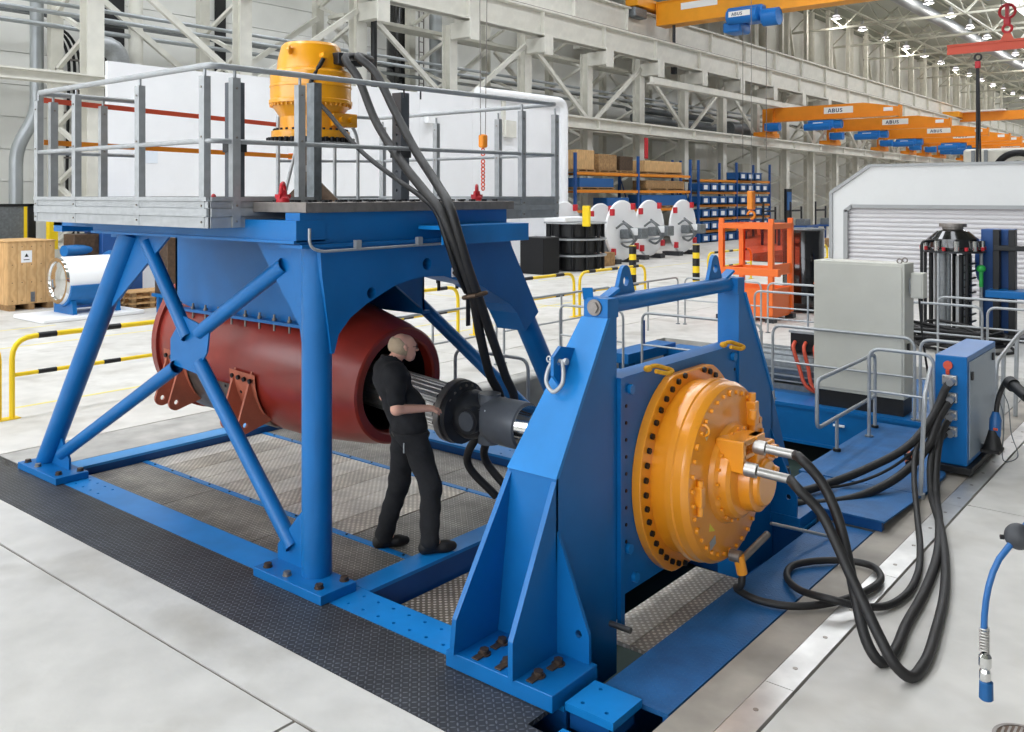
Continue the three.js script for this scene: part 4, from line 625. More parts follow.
// ---------------------------------------------------------------- hoses
{
  const hA = [[6.05,1.1,-2.43],[5.955,1.115,-2.36],[5.962,0.991,-2.226],[5.925,0.826,-2.112],[5.866,0.634,-2.027],[5.769,0.341,-1.924],[5.684,0.122,-1.823],[5.689,0.038,-1.753],[5.852,0.038,-1.724],[6.288,0.038,-1.77],[6.893,0.038,-1.816],[7.668,0.038,-1.923],[8.504,0.038,-2.117],[9.288,0.038,-2.339],[9.602,0.262,-2.409],[9.903,0.475,-2.436],[10.06,0.62,-2.39]];
  const hB = [[5.88,0.98,-2.4],[5.796,0.961,-2.317],[5.823,0.827,-2.174],[5.763,0.661,-2.042],[5.707,0.543,-1.953],[5.661,0.4,-1.851],[5.576,0.239,-1.718],[5.55,0.119,-1.624],[5.625,0.038,-1.56],[5.835,0.038,-1.538],[6.341,0.038,-1.597],[6.933,0.038,-1.692],[7.602,0.038,-1.848],[8.381,0.038,-2.078],[9.32,0.038,-2.392],[9.564,0.262,-2.455],[9.884,0.393,-2.46],[10.06,0.46,-2.41]];
  const hC = [[8.238,0.092,-3.362],[8.727,0.097,-3.16],[9.115,0.197,-2.923],[9.524,0.373,-2.661],[9.845,0.638,-2.507],[10.037,0.903,-2.431],[10.06,0.98,-2.38]];
  const hD = [[7.85,0.134,-3.204],[8.296,0.065,-2.976],[8.706,0.082,-2.792],[9.23,0.179,-2.625],[9.652,0.373,-2.506],[9.89,0.638,-2.452],[10.06,0.8,-2.38]];
  const hE = [[8.585,0.064,-3.254],[8.759,0.077,-3.074],[9.025,0.13,-2.875],[9.369,0.242,-2.693],[9.686,0.44,-2.543],[9.858,0.618,-2.492]];
  const hF = [[6.0,0.2,-2.8],[5.98,0.12,-2.8],[6.048,0.06,-2.871],[6.014,0.038,-2.71],[6.067,0.038,-2.476],[6.289,0.038,-2.277],[6.671,0.038,-2.139],[6.942,0.038,-2.131],[7.122,0.038,-2.254],[7.11,0.038,-2.418],[6.937,0.038,-2.629],[6.73,0.038,-2.731],[6.513,0.038,-2.681],[6.309,0.06,-2.501],[6.214,0.1,-2.25],[6.327,0.06,-2.083],[6.486,0.038,-1.964],[6.756,0.038,-1.908],[7.168,0.038,-1.938],[7.689,0.038,-2.056],[8.513,0.038,-2.302],[9.193,0.19,-2.513],[9.523,0.347,-2.585],[9.799,0.475,-2.563],[10.3,0.5,-2.56]];
  const hG = [[6.04,4.3,-7.0],[5.83,4.256,-6.925],[5.812,4.039,-6.711],[5.748,3.609,-6.395],[5.551,3.211,-5.847],[5.265,2.925,-5.249],[5.132,2.766,-4.939],[5.15,2.563,-4.837],[5.237,2.347,-4.81],[5.362,2.123,-4.816],[5.665,1.724,-4.998],[6.059,1.298,-5.228],[6.345,0.989,-5.352],[6.5,0.3,-5.9],[6.7,-0.05,-5.7]];
  const hH = [[6.26,4.3,-7.03],[5.911,4.266,-6.826],[5.938,4.124,-6.635],[5.868,3.685,-6.248],[5.706,3.305,-5.815],[5.405,2.975,-5.236],[5.177,2.797,-4.884],[5.185,2.563,-4.795],[5.267,2.323,-4.774],[5.387,2.107,-4.785],[5.724,1.724,-4.927],[6.144,1.298,-5.124],[6.427,0.989,-5.252],[6.75,0.3,-5.9],[6.9,-0.05,-5.7]];
  const hI = [[5.78,4.27,-7.2],[5.61,3.959,-7.193],[5.607,3.674,-6.882],[5.525,3.315,-6.351],[5.384,3.048,-5.734],[5.239,2.892,-5.281],[5.143,2.765,-5.004],[5.121,2.547,-4.873],[5.207,2.308,-4.847],[5.368,2.118,-4.887]];
  const air = [[3.516,1.865,-0.524],[3.438,1.808,-0.571],[3.373,1.732,-0.619],[3.335,1.679,-0.65],[3.307,1.607,-0.669],[3.298,1.531,-0.679],[3.296,1.458,-0.682]];
  const airtip = [[3.296,1.465,-0.682],[3.298,1.375,-0.679],[3.299,1.365,-0.678],[3.3,1.299,-0.676],[3.3,1.292,-0.676],[3.301,1.229,-0.675]];
  const ball = [[3.401,1.755,-0.6]];
  const red = [[3.285,2.039,-0.568],[3.31,2.039,-0.539]];
  const plug = [[10.908,0.532,-2.315],[10.736,0.243,-2.289],[10.922,0.642,-2.298],[10.846,0.796,-2.233],[10.693,0.924,-2.105],[10.424,1.007,-1.959],[10.245,0.967,-1.862],[10.133,0.87,-1.683]];
  const wire = [[11.034,0.312,-2.162],[10.964,0.229,-2.09],[11.09,0.422,-2.094],[11.159,0.564,-2.167],[11.307,0.653,-2.145]];
  const H = (pts, r, label, m = M.rubber, n = 170) => single('hydraulic_hose', hose(pts, r, n, 12), m, label, 'hose');
  H(hA, 0.034, 'thick black hose from the upper motor port looping to the floor, inner loop');
  H(hB, 0.034, 'thick black hose from the lower motor port looping to the floor, outer loop');
  H([[7.78, 0.62, -3.42], [7.98, 0.28, -3.42], ...hC], 0.04, 'black hose sagging from behind the stand to the top cabinet port');
  H([[7.72, 0.48, -3.2], [7.75, 0.28, -3.19], ...hD], 0.04, 'black hose sagging from the stand foot to the second cabinet port');
  H(hE, 0.014, 'thin dark hose running below the sagging hoses to the cabinet');
  H(hF, 0.026, 'black drain hose coiled on the floor in front of the stand', M.rubber, 220);
  H(hG, 0.04, 'thick black hose from the top motor hanging down the frame, left one', M.rubber);
  H(hH, 0.04, 'thick black hose from the top motor hanging down the frame, right one', M.rubber);
  H(hI, 0.022, 'thinner black hose curving from the top motor over the platform', M.black);
  // tie holding the hanging hoses at the arch
  const tie = thing('hose_tie', 'brass coloured tie with white tag holding hanging hoses at the arch', 'hose tie', [5.42, 2.05, -4.95]);
  obj('strap', [sweep(curve([[5.34, 2.1, -4.76], [5.42, 2.12, -4.72], [5.46, 2.08, -4.84], [5.36, 2.07, -4.9], [5.31, 2.09, -4.82], [5.34, 2.1, -4.76]], 30), 0.018, 8), T([5.45, 2.1, -4.86], [5.62, 2.24, -5.27], 0.014, 8)], M.brownSteel, tie);
  obj('tag', B(5.6, 5.68, 2.2, 2.28, -5.266, -5.255), M.white, tie);
  for (const [x, l] of [[6.02, 'left'], [6.12, 'right']]) single('hanging_strap', B(x - 0.025, x + 0.025, 1.72, 2.1, -5.46, -5.45), M.black, `short black strap hanging below the arch, ${l} of the pair`, 'strap');
  // air hose hanging in the foreground from a reel above
  const ah = thing('air_hose', 'blue air hose with coupling hanging at the right edge', 'air hose', [3.3, 1.229, -0.676]);
  obj('tube', hose([[4.1, 4.6, 0.15], [3.8, 3.2, -0.15], [3.62, 2.2, -0.42], ...air], 0.0105, 70, 10), M.airHose, ah);
  const sp = []; for (let i = 0; i < 60; i++) { const a = i * 0.9; sp.push([3.297 + Math.cos(a) * 0.014, lerp(1.468, 1.385, i / 59), -0.681 + Math.sin(a) * 0.014]); } obj('spring', sweep(sp, 0.003, 6), M.steel, ah);
  obj('connector', lathe([[0.012, 0.02], [0.02, 0.03], [0.02, 0.06], [0.014, 0.07], [0.018, 0.08], [0.018, 0.105], [0.012, 0.12]].map(([r, y]) => [r, -y]), [3.299, 1.4, -0.679], [0, 1, 0], 16), M.chrome, ah);
  obj('coupling', lathe([[0.012, 0.06], [0.021, 0.055], [0.022, 0.0], [0.018, -0.004], [0.0, -0.004]], [3.3, 1.232, -0.676], [0, 1, 0], 20), std({ color: 0x17578f, roughness: 0.4, metalness: 0.3 }), ah);
  const bs = thing('hose_stop_ball', 'dark grey rubber stop ball on the blue air hose', 'stop ball', [3.401, 1.71, -0.6]);
  obj('ball', [new THREE.SphereGeometry(0.043, 24, 18).translate(3.401, 1.757, -0.6)], std({ color: 0x36383c, roughness: 0.55 }), bs);
  obj('clamp_screw', T([3.385, 1.75, -0.64], [3.38, 1.75, -0.65], 0.008, 8), M.black, bs);
  const rl = thing('hose_reel', 'hose reel above the right edge feeding the blue air hose', 'hose reel', [4.1, 4.55, 0.15]);
  obj('drum', [T([4.1, 4.7, 0.05], [4.1, 4.7, 0.25], 0.2, 24), T([4.1, 4.7, 0.03], [4.1, 4.7, 0.05], 0.26, 24), T([4.1, 4.7, 0.25], [4.1, 4.7, 0.27], 0.26, 24)], M.airHose, rl); obj('hanger', T([4.1, 4.9, 0.15], [4.1, HY, 0.15], 0.03, 8), M.galv, rl);
  const rc = thing('red_hose', 'orange red coiled hose hanging just inside the right edge', 'hose', [3.33, 1.95, -0.51]);
  obj('coil', [torus([3.345, 2.03, -0.505], [0.75, 0, 0.65], 0.055, 0.009, 8, 26), torus([3.35, 2.03, -0.5], [0.7, 0.05, 0.7], 0.055, 0.009, 8, 26)], M.spreader, rc); obj('feed', hose([[3.345, 2.085, -0.505], [3.42, 2.6, -0.42], [4.05, 4.5, 0.1]], 0.009, 30, 8), M.spreader, rc);
}
// ---------------------------------------------------------------- ramp plates and control cabinet
{
  const r1 = thing('ramp_plate', 'blue chequered ramp plate with lifted end beside the stand', 'ramp', [8.6, 0, -2.74]);
  obj('plate', EZ([[7.98, 0.1], [9.14, 0.03], [9.14, 0.015], [7.98, 0.085]], -3.06, -2.42), M.blueDeck, r1); obj('support', B(8.0, 8.06, 0, 0.086, -3.04, -2.45), M.blueDark, r1);
  single('ramp_plate', EY([[9.15, -3.64], [11.7, -3.64], [11.7, -3.1], [9.98, -2.42], [9.15, -2.42]], 0.0, 0.03), M.blueDeck, 'blue chequered plate leading up to the control cabinet', 'ramp');
  single('ramp_plate', EY([[8.4, -3.6], [9.14, -3.6], [9.14, -3.08], [8.4, -3.08]], -0.01, 0.02), M.blueDeck, 'small blue plate behind the right leg of the stand', 'ramp');
  const x0 = 10.12, x1 = 11.45, z0 = -2.56, z1 = -2.25, h = 1.23;
  const t = thing('control_cabinet', 'blue hydraulic control cabinet with four hose ports on its end', 'cabinet', [10.8, 0.03, -2.4]);
  obj('body', RB(x0, x1, 0.1, h, z0, z1, 0.012, 2), M.blue, t);
  obj('plinth', RB(x0 - 0.06, x1 + 0.02, 0.03, 0.1, z0 - 0.05, z1 + 0.05, 0.006, 1), M.black, t);
  const dr = obj('door', RB(x0 + 0.06, x1 - 0.06, 0.16, h - 0.06, z1, z1 + 0.012, 0.004, 1), std({ color: 0x8c9aa8, roughness: 0.4, metalness: 0.2 }), t);
  each('latch', [B(x0 + 0.1, x0 + 0.16, 0.98, 1.06, z1 + 0.012, z1 + 0.03), B(x1 - 0.25, x1 - 0.19, 1.05, 1.13, z1 + 0.012, z1 + 0.03)], M.black, dr);
  [0.98, 0.8, 0.62, 0.45].forEach((y) => { const p = obj('hose_port', [RB(x0 - 0.05, x0, y - 0.05, y + 0.05, -2.48, -2.34, 0.008), T([x0 - 0.05, y, -2.38], [x0 - 0.14, y - 0.01, -2.385], 0.036, 12)], M.steel, t); each('flange_bolt', [[-2.46, 0.035], [-2.36, 0.035], [-2.46, -0.035], [-2.36, -0.035]].map(([z, d]) => hexBolt([x0 - 0.05, y + d, z], [-1, 0, 0], 0.01, 0.012)), M.boltSteel, p); });
  obj('gauge', [T([x0, 1.13, -2.43], [x0 - 0.03, 1.13, -2.43], 0.045, 18), T([x0 - 0.03, 1.08, -2.43], [x0 - 0.02, 1.04, -2.43], 0.02, 10)], M.spreader, t);
  // hand held plug with cable, parked at the cabinet
  const pl = thing('power_plug', 'blue and black industrial plug with cable parked on the cabinet side', 'plug', [10.8, 0.2, -2.1]);
  obj('boot', [lathe([[0.09, 0], [0.1, 0.02], [0.06, 0.16], [0.045, 0.22]], [10.72, 0.16, -2.13], [0.05, 1, 0], 18), B(10.62, 10.86, 0.15, 0.18, -2.23, -2.05)], M.rubber, pl);
  obj('handle', lathe([[0.05, 0], [0.06, 0.06], [0.06, 0.22], [0.04, 0.28], [0.035, 0.3]], [10.74, 0.27, -2.12], [0.12, 1, 0.02], 18), M.airHose, pl);
  obj('button', T([10.69, 0.4, -2.12], [10.685, 0.4, -2.08], 0.014, 8), M.spreader, pl);
  obj('cable', hose([[10.775, 0.55, -2.11], [10.8, 0.68, -2.1], [10.8, 0.82, -2.06], [10.693, 0.93, -2.0], [10.5, 0.97, -1.94], [10.36, 0.95, -1.9]], 0.026, 40), M.rubber, pl);
  obj('connector', [T([10.4, 0.965, -1.9], [10.2, 0.88, -1.72], 0.055, 16), T([10.42, 0.97, -1.92], [10.36, 0.95, -1.87], 0.07, 14)], M.black, pl);
  obj('cable_end', hose([[10.2, 0.88, -1.72], [10.05, 0.75, -1.5], [9.9, 0.4, -1.2], [9.9, 0.03, -0.9], [10.4, 0.03, -0.3], [12, 0.03, 0.5]], 0.026, 50), M.rubber, pl);
  single('thin_cable', hose([[11.3, 0.65, -2.21], [11.15, 0.5, -2.12], [11.1, 0.3, -2.1], [11.03, 0.1, -2.1], [10.9, 0.02, -2.06], [11.2, 0.02, -1.98], [11.5, 0.2, -2.1], [11.6, 0.5, -2.15], [11.46, 0.66, -2.2], [11.35, 0.45, -2.2]], 0.006, 60, 6), M.galvDark, 'thin grey cable looped at the far corner of the blue cabinet', 'cable');
  const bk = thing('fitting_bundle', 'small bundle of red and black fittings lying on the blue plate', 'fittings', [9.95, 0.03, -2.75]);
  for (let k = 0; k < 7; k++) { const a = k * 1.7; obj('fitting', T([9.95 + Math.cos(a) * 0.08, 0.06 + k * 0.018, -2.75 + Math.sin(a) * 0.06], [9.97 - Math.cos(a) * 0.1, 0.07 + k * 0.02, -2.73 - Math.sin(a) * 0.08], 0.024, 8), k % 2 ? M.salmon : M.black, bk); }
}
// ---------------------------------------------------------------- galvanised railings of the pits
{
  const rail = (label, a, b, h = 1.05, y = 0, o = {}) => {
    const [ax, az] = a, [bx, bz] = b, t = thing('railing', label, 'railing', [(ax + bx) / 2, y, (az + bz) / 2]);
    const r = 0.021; obj('frame', bent([[ax, y, az], [ax, y + h, az], [bx, y + h, bz], [bx, y, bz]], r, 0.14, 8), M.galv, t);
    const L = Math.hypot(bx - ax, bz - az); obj('mid_rail', T([ax, y + h * 0.52, az], [bx, y + h * 0.52, bz], 0.015, 8), M.galv, t);
    for (let k = 1; k < Math.round(L / 1.4); k++) { const u = k / Math.round(L / 1.4); obj('post', T([lerp(ax, bx, u), y, lerp(az, bz, u)], [lerp(ax, bx, u), y + h, lerp(az, bz, u)], 0.02, 8), M.galv, t); }
    each('foot', [a, b].map(([x, z]) => T([x, y, z], [x, y + 0.015, z], 0.05, 10)), M.galvDark, t); return t;
  };
  const X = 12.24;
  rail('low pit railing on the far walkway, leftmost section behind the frame leg', [X, -9.0], [X, -7.75]); rail('pit railing section seen below the stand crossbar', [X, -7.4], [X, -5.42]); rail('pit railing section in front of the grey cabinet', [X, -5.25], [X, -3.34]); rail('short pit railing section behind the blue control cabinet', [X, -3.27], [X, -2.62]);
  rail('railing along the back edge of the far pit, left section', [8.6, -9.95], [11.7, -9.95]); rail('railing along the back edge of the far pit, middle section', [11.9, -9.95], [15.25, -9.95]); rail('railing along the back edge of the far pit, right section', [15.4, -9.95], [18.0, -9.95]);
  rail('railing across the far pit end in front of the orange cage, left section', [18.05, -9.8], [18.05, -8.0]); rail('railing across the far pit end in front of the orange cage, right section', [18.05, -7.85], [18.05, -5.9]); rail('railing behind the tank unit walkway, far section', [17.6, -4.4], [17.6, -2.5]);
  rail('walkway railing left of the grey cabinet top', [16.4, -7.4], [16.4, -5.3]); rail('walkway railing between grey cabinet and tank unit', [16.4, -5.2], [16.4, -3.42]); rail('walkway railing at the right edge behind the blue cabinet', [16.4, -3.34], [16.4, -2.2]);
  rail('short railing beside the stairs end next to the blue cabinet', [10.95, -3.5], [10.95, -2.78], 1.05, 0.03);
  rail('railing at the pit edge behind the cardan shaft', [8.15, -7.6], [8.15, -6.45], 1.0); rail('railing at the pit edge behind the stand', [8.15, -6.2], [8.15, -5.05], 1.0); rail('railing right behind the yellow gear motor', [8.75, -5.0], [8.75, -3.75], 1.0);
  // sloping stair rail on the blue plate
  const st = thing('stair_rail', 'sloping galvanised stair railing in front of the grey cabinet', 'railing', [10.4, 0.03, -3.58]);
  obj('frame', bent([[11.42, 0.03, -3.58], [11.42, 0.94, -3.58], [9.5, 0.92, -3.58], [9.5, 0.4, -3.58], [11.42, 0.42, -3.58]], 0.022, 0.1, 8), M.galv, st); obj('post', T([10.1, 0.03, -3.58], [10.1, 0.42, -3.58], 0.02, 8), M.galv, st); each('foot', [T([11.42, 0.03, -3.58], [11.42, 0.06, -3.58], 0.045, 10), T([10.1, 0.03, -3.58], [10.1, 0.06, -3.58], 0.045, 10)], M.black, st);
  const kr = thing('hoop_rail', 'bent galvanised hoop rail in front of the blue cabinet ports', 'railing', [9.5, 0, -2.4]);
  obj('frame', bent([[9.13, 0.035, -2.44], [9.13, 0.98, -2.4], [10.1, 1.08, -2.6]], 0.022, 0.1, 8), M.galv, kr); obj('post', [T([9.95, 0.0, -2.5], [9.95, 1.06, -2.57], 0.022, 8)], M.galv, kr); each('foot', [T([9.13, 0.0, -2.44], [9.13, 0.045, -2.44], 0.045, 10), T([9.95, -0.01, -2.5], [9.95, 0.02, -2.5], 0.05, 10)], M.galv, kr);
  const lr = thing('handrail', 'galvanised handrail right of the blue cabinet at the right edge', 'railing', [12.8, 0, -2.36]);
  obj('frame', bent([[11.95, 0.0, -2.34], [11.95, 0.9, -2.34], [13.3, 1.08, -2.34], [14.2, 1.08, -2.34], [14.2, 0.0, -2.34]], 0.024, 0.14, 8), M.galv, lr); each('post', [T([12.48, 0, -2.38], [12.48, 0.95, -2.36], 0.026, 8), T([13.3, 0, -2.38], [13.3, 1.06, -2.36], 0.026, 8)], M.galv, lr);
}
// ---------------------------------------------------------------- second pit: blue bed, grey cabinet, electric motor
{
  const bb = thing('pit_beam', 'deep blue beam along the second pit below the grey cabinet', 'steel beam', [12.4, -0.8, -5.6]);
  obj('beam', [B(12.15, 12.75, -0.05, 0, -8.8, -3.1), B(12.17, 12.2, -0.5, -0.05, -8.8, -3.1), B(12.15, 12.75, -0.54, -0.5, -8.8, -3.1)], M.blue, bb); each('stool', [[-8.5], [-6], [-3.4]].map(([z]) => B(12.25, 12.65, -0.8, -0.54, z - 0.1, z + 0.1)), M.blueDark, bb);
  each('step_light', [RB(12.12, 12.15, -0.22, -0.19, -4.35, -4.2, 0.005), RB(12.12, 12.15, -0.22, -0.19, -3.3, -3.15, 0.005)], M.white, bb);
  const b2 = thing('pit_beam', 'blue beam with end block at the far end of the second pit', 'steel beam', [15.3, -0.8, -7.6]);
  obj('beam', [B(15.0, 15.6, -0.06, 0, -8.6, -5), B(15.0, 15.06, -0.7, -0.06, -8.6, -5)], M.blue, b2); obj('block', [RB(13.6, 15.3, -0.1, 0.08, -8.95, -8.5, 0.01), B(13.9, 14.2, -0.8, -0.1, -8.9, -8.55)], M.blue, b2); obj('post', T([14.6, 0.08, -8.8], [14.6, 0.55, -8.8], 0.035, 10), M.blueDark, b2);
  single('floor_plate', RB(12.75, 15.0, -0.04, 0, -6.9, -3.2, 0.004, 1), M.blueDeck, 'blue deck plate under the electric motor in the second pit', 'floor plate');
  single('concrete_kerb', [RB(8.4, 12.0, -0.75, 0.02, -9.19, -8.85, 0.08, 3)], M.concreteEdge, 'rounded grey concrete kerb along the back wall of the second pit', 'kerb');
  // anchor slots bed
  const ab = thing('anchor_bed', 'grey slotted anchor rails on the second pit floor', 'anchor bed', [10.6, -0.8, -6.5]);
  for (let k = 0; k < 6; k++) { const z = -8.5 + k * 0.55; obj('rail', [B(8.5, 12.0, -0.8, -0.62, z, z + 0.14), B(8.5, 12.0, -0.8, -0.62, z + 0.22, z + 0.36)], M.steelDull, ab); for (let q = 0; q < 4; q++) obj('clamp', T([8.9 + q * 0.8 + (k % 2) * 0.3, -0.62, z + 0.18], [8.9 + q * 0.8 + (k % 2) * 0.3, -0.5, z + 0.18], 0.07, 10), M.galv, ab); }
  const gc = thing('switch_cabinet', 'tall grey electrical cabinet standing on a black plinth', 'cabinet', [12.5, 0, -4.1]);
  obj('body', RB(12.3, 12.72, 0.22, 2.0, -4.68, -3.48, 0.012, 2), M.cabinet, gc); obj('plinth', B(12.32, 12.7, 0.0, 0.22, -4.66, -3.5), M.black, gc);
  obj('door', RB(12.286, 12.302, 0.26, 1.97, -4.65, -3.51, 0.006, 1), M.cabinet, gc); each('eye_bolt', [torus([12.36, 2.03, -3.56], [1, 0, 0], 0.03, 0.009), torus([12.6, 2.03, -3.56], [1, 0, 0], 0.03, 0.009)], M.steelDull, gc); obj('hinge', [0.9].map(y => RB(12.4, 12.46, y - 0.05, y + 0.05, -3.48, -3.45, 0.006)), M.black, gc);
  const jb = thing('junction_box', 'small light grey junction box on the side of the grey cabinet', 'junction box', [12.55, 1.4, -3.35]);
  obj('box', RB(12.42, 12.6, 1.55, 1.88, -3.44, -3.28, 0.01), M.cabinet, jb); obj('lid', RB(12.41, 12.425, 1.57, 1.86, -3.42, -3.3, 0.004, 1), M.cabinet, jb); obj('bracket', B(12.5, 12.56, 1.6, 1.8, -3.485, -3.44), M.galv, jb); obj('cable', hose([[12.52, 1.55, -3.36], [12.54, 1.1, -3.33], [12.6, 0.6, -3.28], [12.6, 0.05, -3.2]], 0.014, 24), M.rubber, jb);
  const em = thing('electric_motor', 'silver grey electric motor with orange cables beside the grey cabinet', 'motor', [13.2, 0, -5.3]);
  obj('body', T([13.2, 0.32, -5.95], [13.2, 0.32, -4.75], 0.27, 28), M.galvDark, em); each('cooling_fin', [...Array(16)].map((_, k) => { const a = k / 16 * Math.PI * 2; return Bar([13.2 + Math.cos(a) * 0.28, 0.32 + Math.sin(a) * 0.28, -5.9], [13.2 + Math.cos(a) * 0.28, 0.32 + Math.sin(a) * 0.28, -4.8], 0.02, 0.02); }), M.galv, em); obj('end_bell', [lathe([[0.28, 0], [0.29, 0.05], [0.2, 0.16], [0, 0.18]], [13.2, 0.32, -5.95], [0, 0, -1], 28)], M.galv, em); obj('foot', B(12.95, 13.45, 0.0, 0.08, -5.8, -4.9), M.galvDark, em);
  obj('terminal_box', RB(13.0, 13.3, 0.58, 0.85, -5.3, -4.8, 0.01), M.black, em); obj('cover', RB(12.98, 13.32, 0.85, 0.89, -5.32, -4.78, 0.005), M.galv, em);
  for (let k = 0; k < 3; k++) obj('orange_cable', hose([[12.98, 0.72, -5.22 + k * 0.16], [12.86, 0.66, -5.2 + k * 0.16], [12.86, 0.4, -5.12 + k * 0.14], [12.84, 0.12, -5.0 + k * 0.1], [12.9, 0.03, -4.85 + k * 0.1], [13.0, 0.03, -4.4]], 0.028, 30), M.spreader, em);
}
// ---------------------------------------------------------------- mid-ground equipment on the right
{
  // tank unit
  const cx = 20.15, cz = -4.75, t = thing('tank_unit', 'black domed vertical tank unit in a frame in front of the roller shutter', 'tank', [cx, 0, cz]);
  obj('dome', lathe([[0.56, 2.02], [0.56, 2.07], [0.5, 2.1], [0.48, 2.3], [0.3, 2.48], [0.16, 2.52]], [cx, 0, cz], [0, 1, 0], 36), M.blackGloss, t);
  obj('top_flange', [T([cx, 2.52, cz], [cx, 2.58, cz], 0.2, 24), T([cx, 2.58, cz], [cx, 2.66, cz], 0.26, 24)], M.steelDull, t);
  obj('base_ring', T([cx, 0.001, cz], [cx, 0.12, cz], 0.56, 28), M.darkSteel, t); obj('deck_ring', T([cx, 1.98, cz], [cx, 2.02, cz], 0.6, 28), M.darkSteel, t);
  for (let k = 0; k < 6; k++) { const a = k / 6 * 6.283 + 0.3; obj('post', T([cx + Math.cos(a) * 0.52, 0.1, cz + Math.sin(a) * 0.52], [cx + Math.cos(a) * 0.52, 1.98, cz + Math.sin(a) * 0.52], 0.035, 10), k % 2 ? M.galv : M.black, t); }
  each('cylinder', [T([cx - 0.25, 0.12, cz + 0.2], [cx - 0.25, 1.9, cz + 0.2], 0.09, 14), T([cx + 0.2, 0.12, cz + 0.25], [cx + 0.2, 1.9, cz + 0.25], 0.07, 14), T([cx - 0.1, 0.12, cz - 0.2], [cx - 0.1, 1.95, cz - 0.2], 0.14, 14)], M.galv, t);
  const pp = []; for (let k = 0; k < 9; k++) { const y = 0.35 + k * 0.17; pp.push(T([cx - 0.4, y, cz + 0.32], [cx + 0.3, y, cz + 0.36], 0.025, 6)); } each('pipe', pp, M.darkSteel, t);
  each('filter', [...ring([cx, 2.1, cz], [0, 1, 0], 0.54, 9, (p) => T([p[0], 2.03, p[2]], [p[0], 2.26, p[2]], 0.055, 12))], M.chrome, t); each('red_valve', ring([cx, 2.1, cz], [0, 1, 0], 0.6, 9, (p) => T([p[0], 2.04, p[2]], [p[0], 2.12, p[2]], 0.035, 8), 0.3), M.redPaint, t);
  obj('green_valve', [new THREE.SphereGeometry(0.09, 12, 10).translate(cx - 0.1, 1.62, cz + 0.55), T([cx - 0.1, 1.2, cz + 0.55], [cx - 0.1, 1.6, cz + 0.55], 0.04, 8)], M.green, t); obj('riser', [bent([[cx - 0.6, 0.3, cz - 0.45], [cx - 0.6, 2.25, cz - 0.45], [cx - 0.4, 2.25, cz - 0.3]], 0.03)], M.black, t);
  for (let k = 0; k < 9; k++) { const a = k * 0.72 + 1.1, q = 0.22 + (k % 3) * 0.1; obj('riser_tube', T([cx + Math.cos(a) * q, 0.12, cz + Math.sin(a) * q], [cx + Math.cos(a) * q, 1.95, cz + Math.sin(a) * q], 0.045, 10), k % 3 ? M.black : M.galvDark, t); }
  t.scale.set(1, 0.87, 1);
  const tangle = thing('cable_tangle', 'tangle of black cables on the floor in front of the tank unit', 'cables', [18.6, 0, -4.4]); const ps = []; for (let k = 0; k < 34; k++) ps.push([18.5 + Math.cos(k * 1.9) * (0.4 + rnd() * 0.5), 0.05 + rnd() * 0.35, -4.4 + Math.sin(k * 1.9) * (0.7 + rnd() * 0.6)]); obj('cable', hose(ps, 0.03, 260, 6), M.rubber, tangle);
  const pr = thing('press_frame', 'blue and black press frame right of the tank unit', 'press', [20.4, 0, -3.5]);
  each('column', [RB(20.2, 20.4, 0.0, 2.2, -4.02, -3.9, 0.01), RB(20.2, 20.4, 0.0, 2.2, -3.74, -3.62, 0.01)], M.black, pr); obj('head', [RB(20.15, 20.5, 1.78, 1.88, -4.0, -2.4, 0.01)], M.black, pr); obj('blue_back', RB(20.5, 21.0, 0.0, 2.2, -4.3, -3.72, 0.02), M.blueFar, pr); obj('table', RB(19.9, 20.6, 0.85, 1.0, -4.1, -3.2, 0.02), M.blue, pr); obj('drum', T([21.35, 1.5, -4.5], [21.35, 1.5, -4.3], 0.45, 24), M.blueFar, pr); obj('foot', B(19.9, 20.9, 0, 0.1, -4.2, -3.1), M.darkSteel, pr);
  const cr = thing('tilted_frame', 'blue tilted steel frame at the right edge behind the railing', 'frame', [19.0, 0, -2.6]); obj('side', [EX([[-3.1, 0.5], [-2.3, 0.5], [-2.3, 1.6], [-2.75, 1.3]], 18.9, 19.0), B(18.7, 19.3, 0.0, 0.5, -3.0, -2.3)], M.blue, cr);
}
{
  // enclosure with roller shutter: front face looks along -x
  const X = 27, z0 = -9.75, z1 = 2.6, h = 3.72, t = sgroup('wall_enclosure', [X, 0, -4]);
  obj('panel', EX([[z0, 0], [-9.3, 0], [-9.3, 2.42], [-9.14, 2.56], [1.6, 2.56], [1.6, 0], [z1, 0], [z1, h], [-8.6, h], [z0, 2.95]], X, X + 0.2), M.enclosure, t);
  obj('body', EX([[z0, 0], [z1, 0], [z1, h], [-8.6, h], [z0, 2.95]], X + 0.45, X + 9), M.enclosure, t);
  obj('roof_trim', [B(X - 0.05, X + 9, h, h + 0.08, -8.62, z1), Bar([X - 0.02, 2.97, z0], [X - 0.02, h + 0.04, -8.6], 0.08, 0.1), B(X - 0.05, X, 0, 2.98, z0 - 0.04, z0 + 0.06)], M.trimGrey, t);
  const d = sgroup('door_1', [X, 0, -4]);
  obj('frame', [B(X - 0.06, X + 0.02, 0, 2.46, -9.36, -9.24), Bar([X - 0.02, 2.42, -9.32], [X - 0.02, 2.58, -9.12], 0.08, 0.1), B(X - 0.06, X + 0.02, 2.52, 2.62, -9.14, 1.6), B(X - 0.06, X + 0.02, 0, 2.6, 1.55, 1.67)], M.trimGrey, d);
  for (let k = 0; k < 20; k++) { const y = 0.02 + k * 0.13; obj('slat', EZ([[X + 0.11, y], [X + 0.075, y + 0.02], [X + 0.06, y + 0.065], [X + 0.075, y + 0.11], [X + 0.11, y + 0.126]], -9.3, 1.6), M.shutter, d); }
  obj('backing', B(X + 0.11, X + 0.16, 0, 2.6, -9.3, 1.6), M.shutter, d);
}
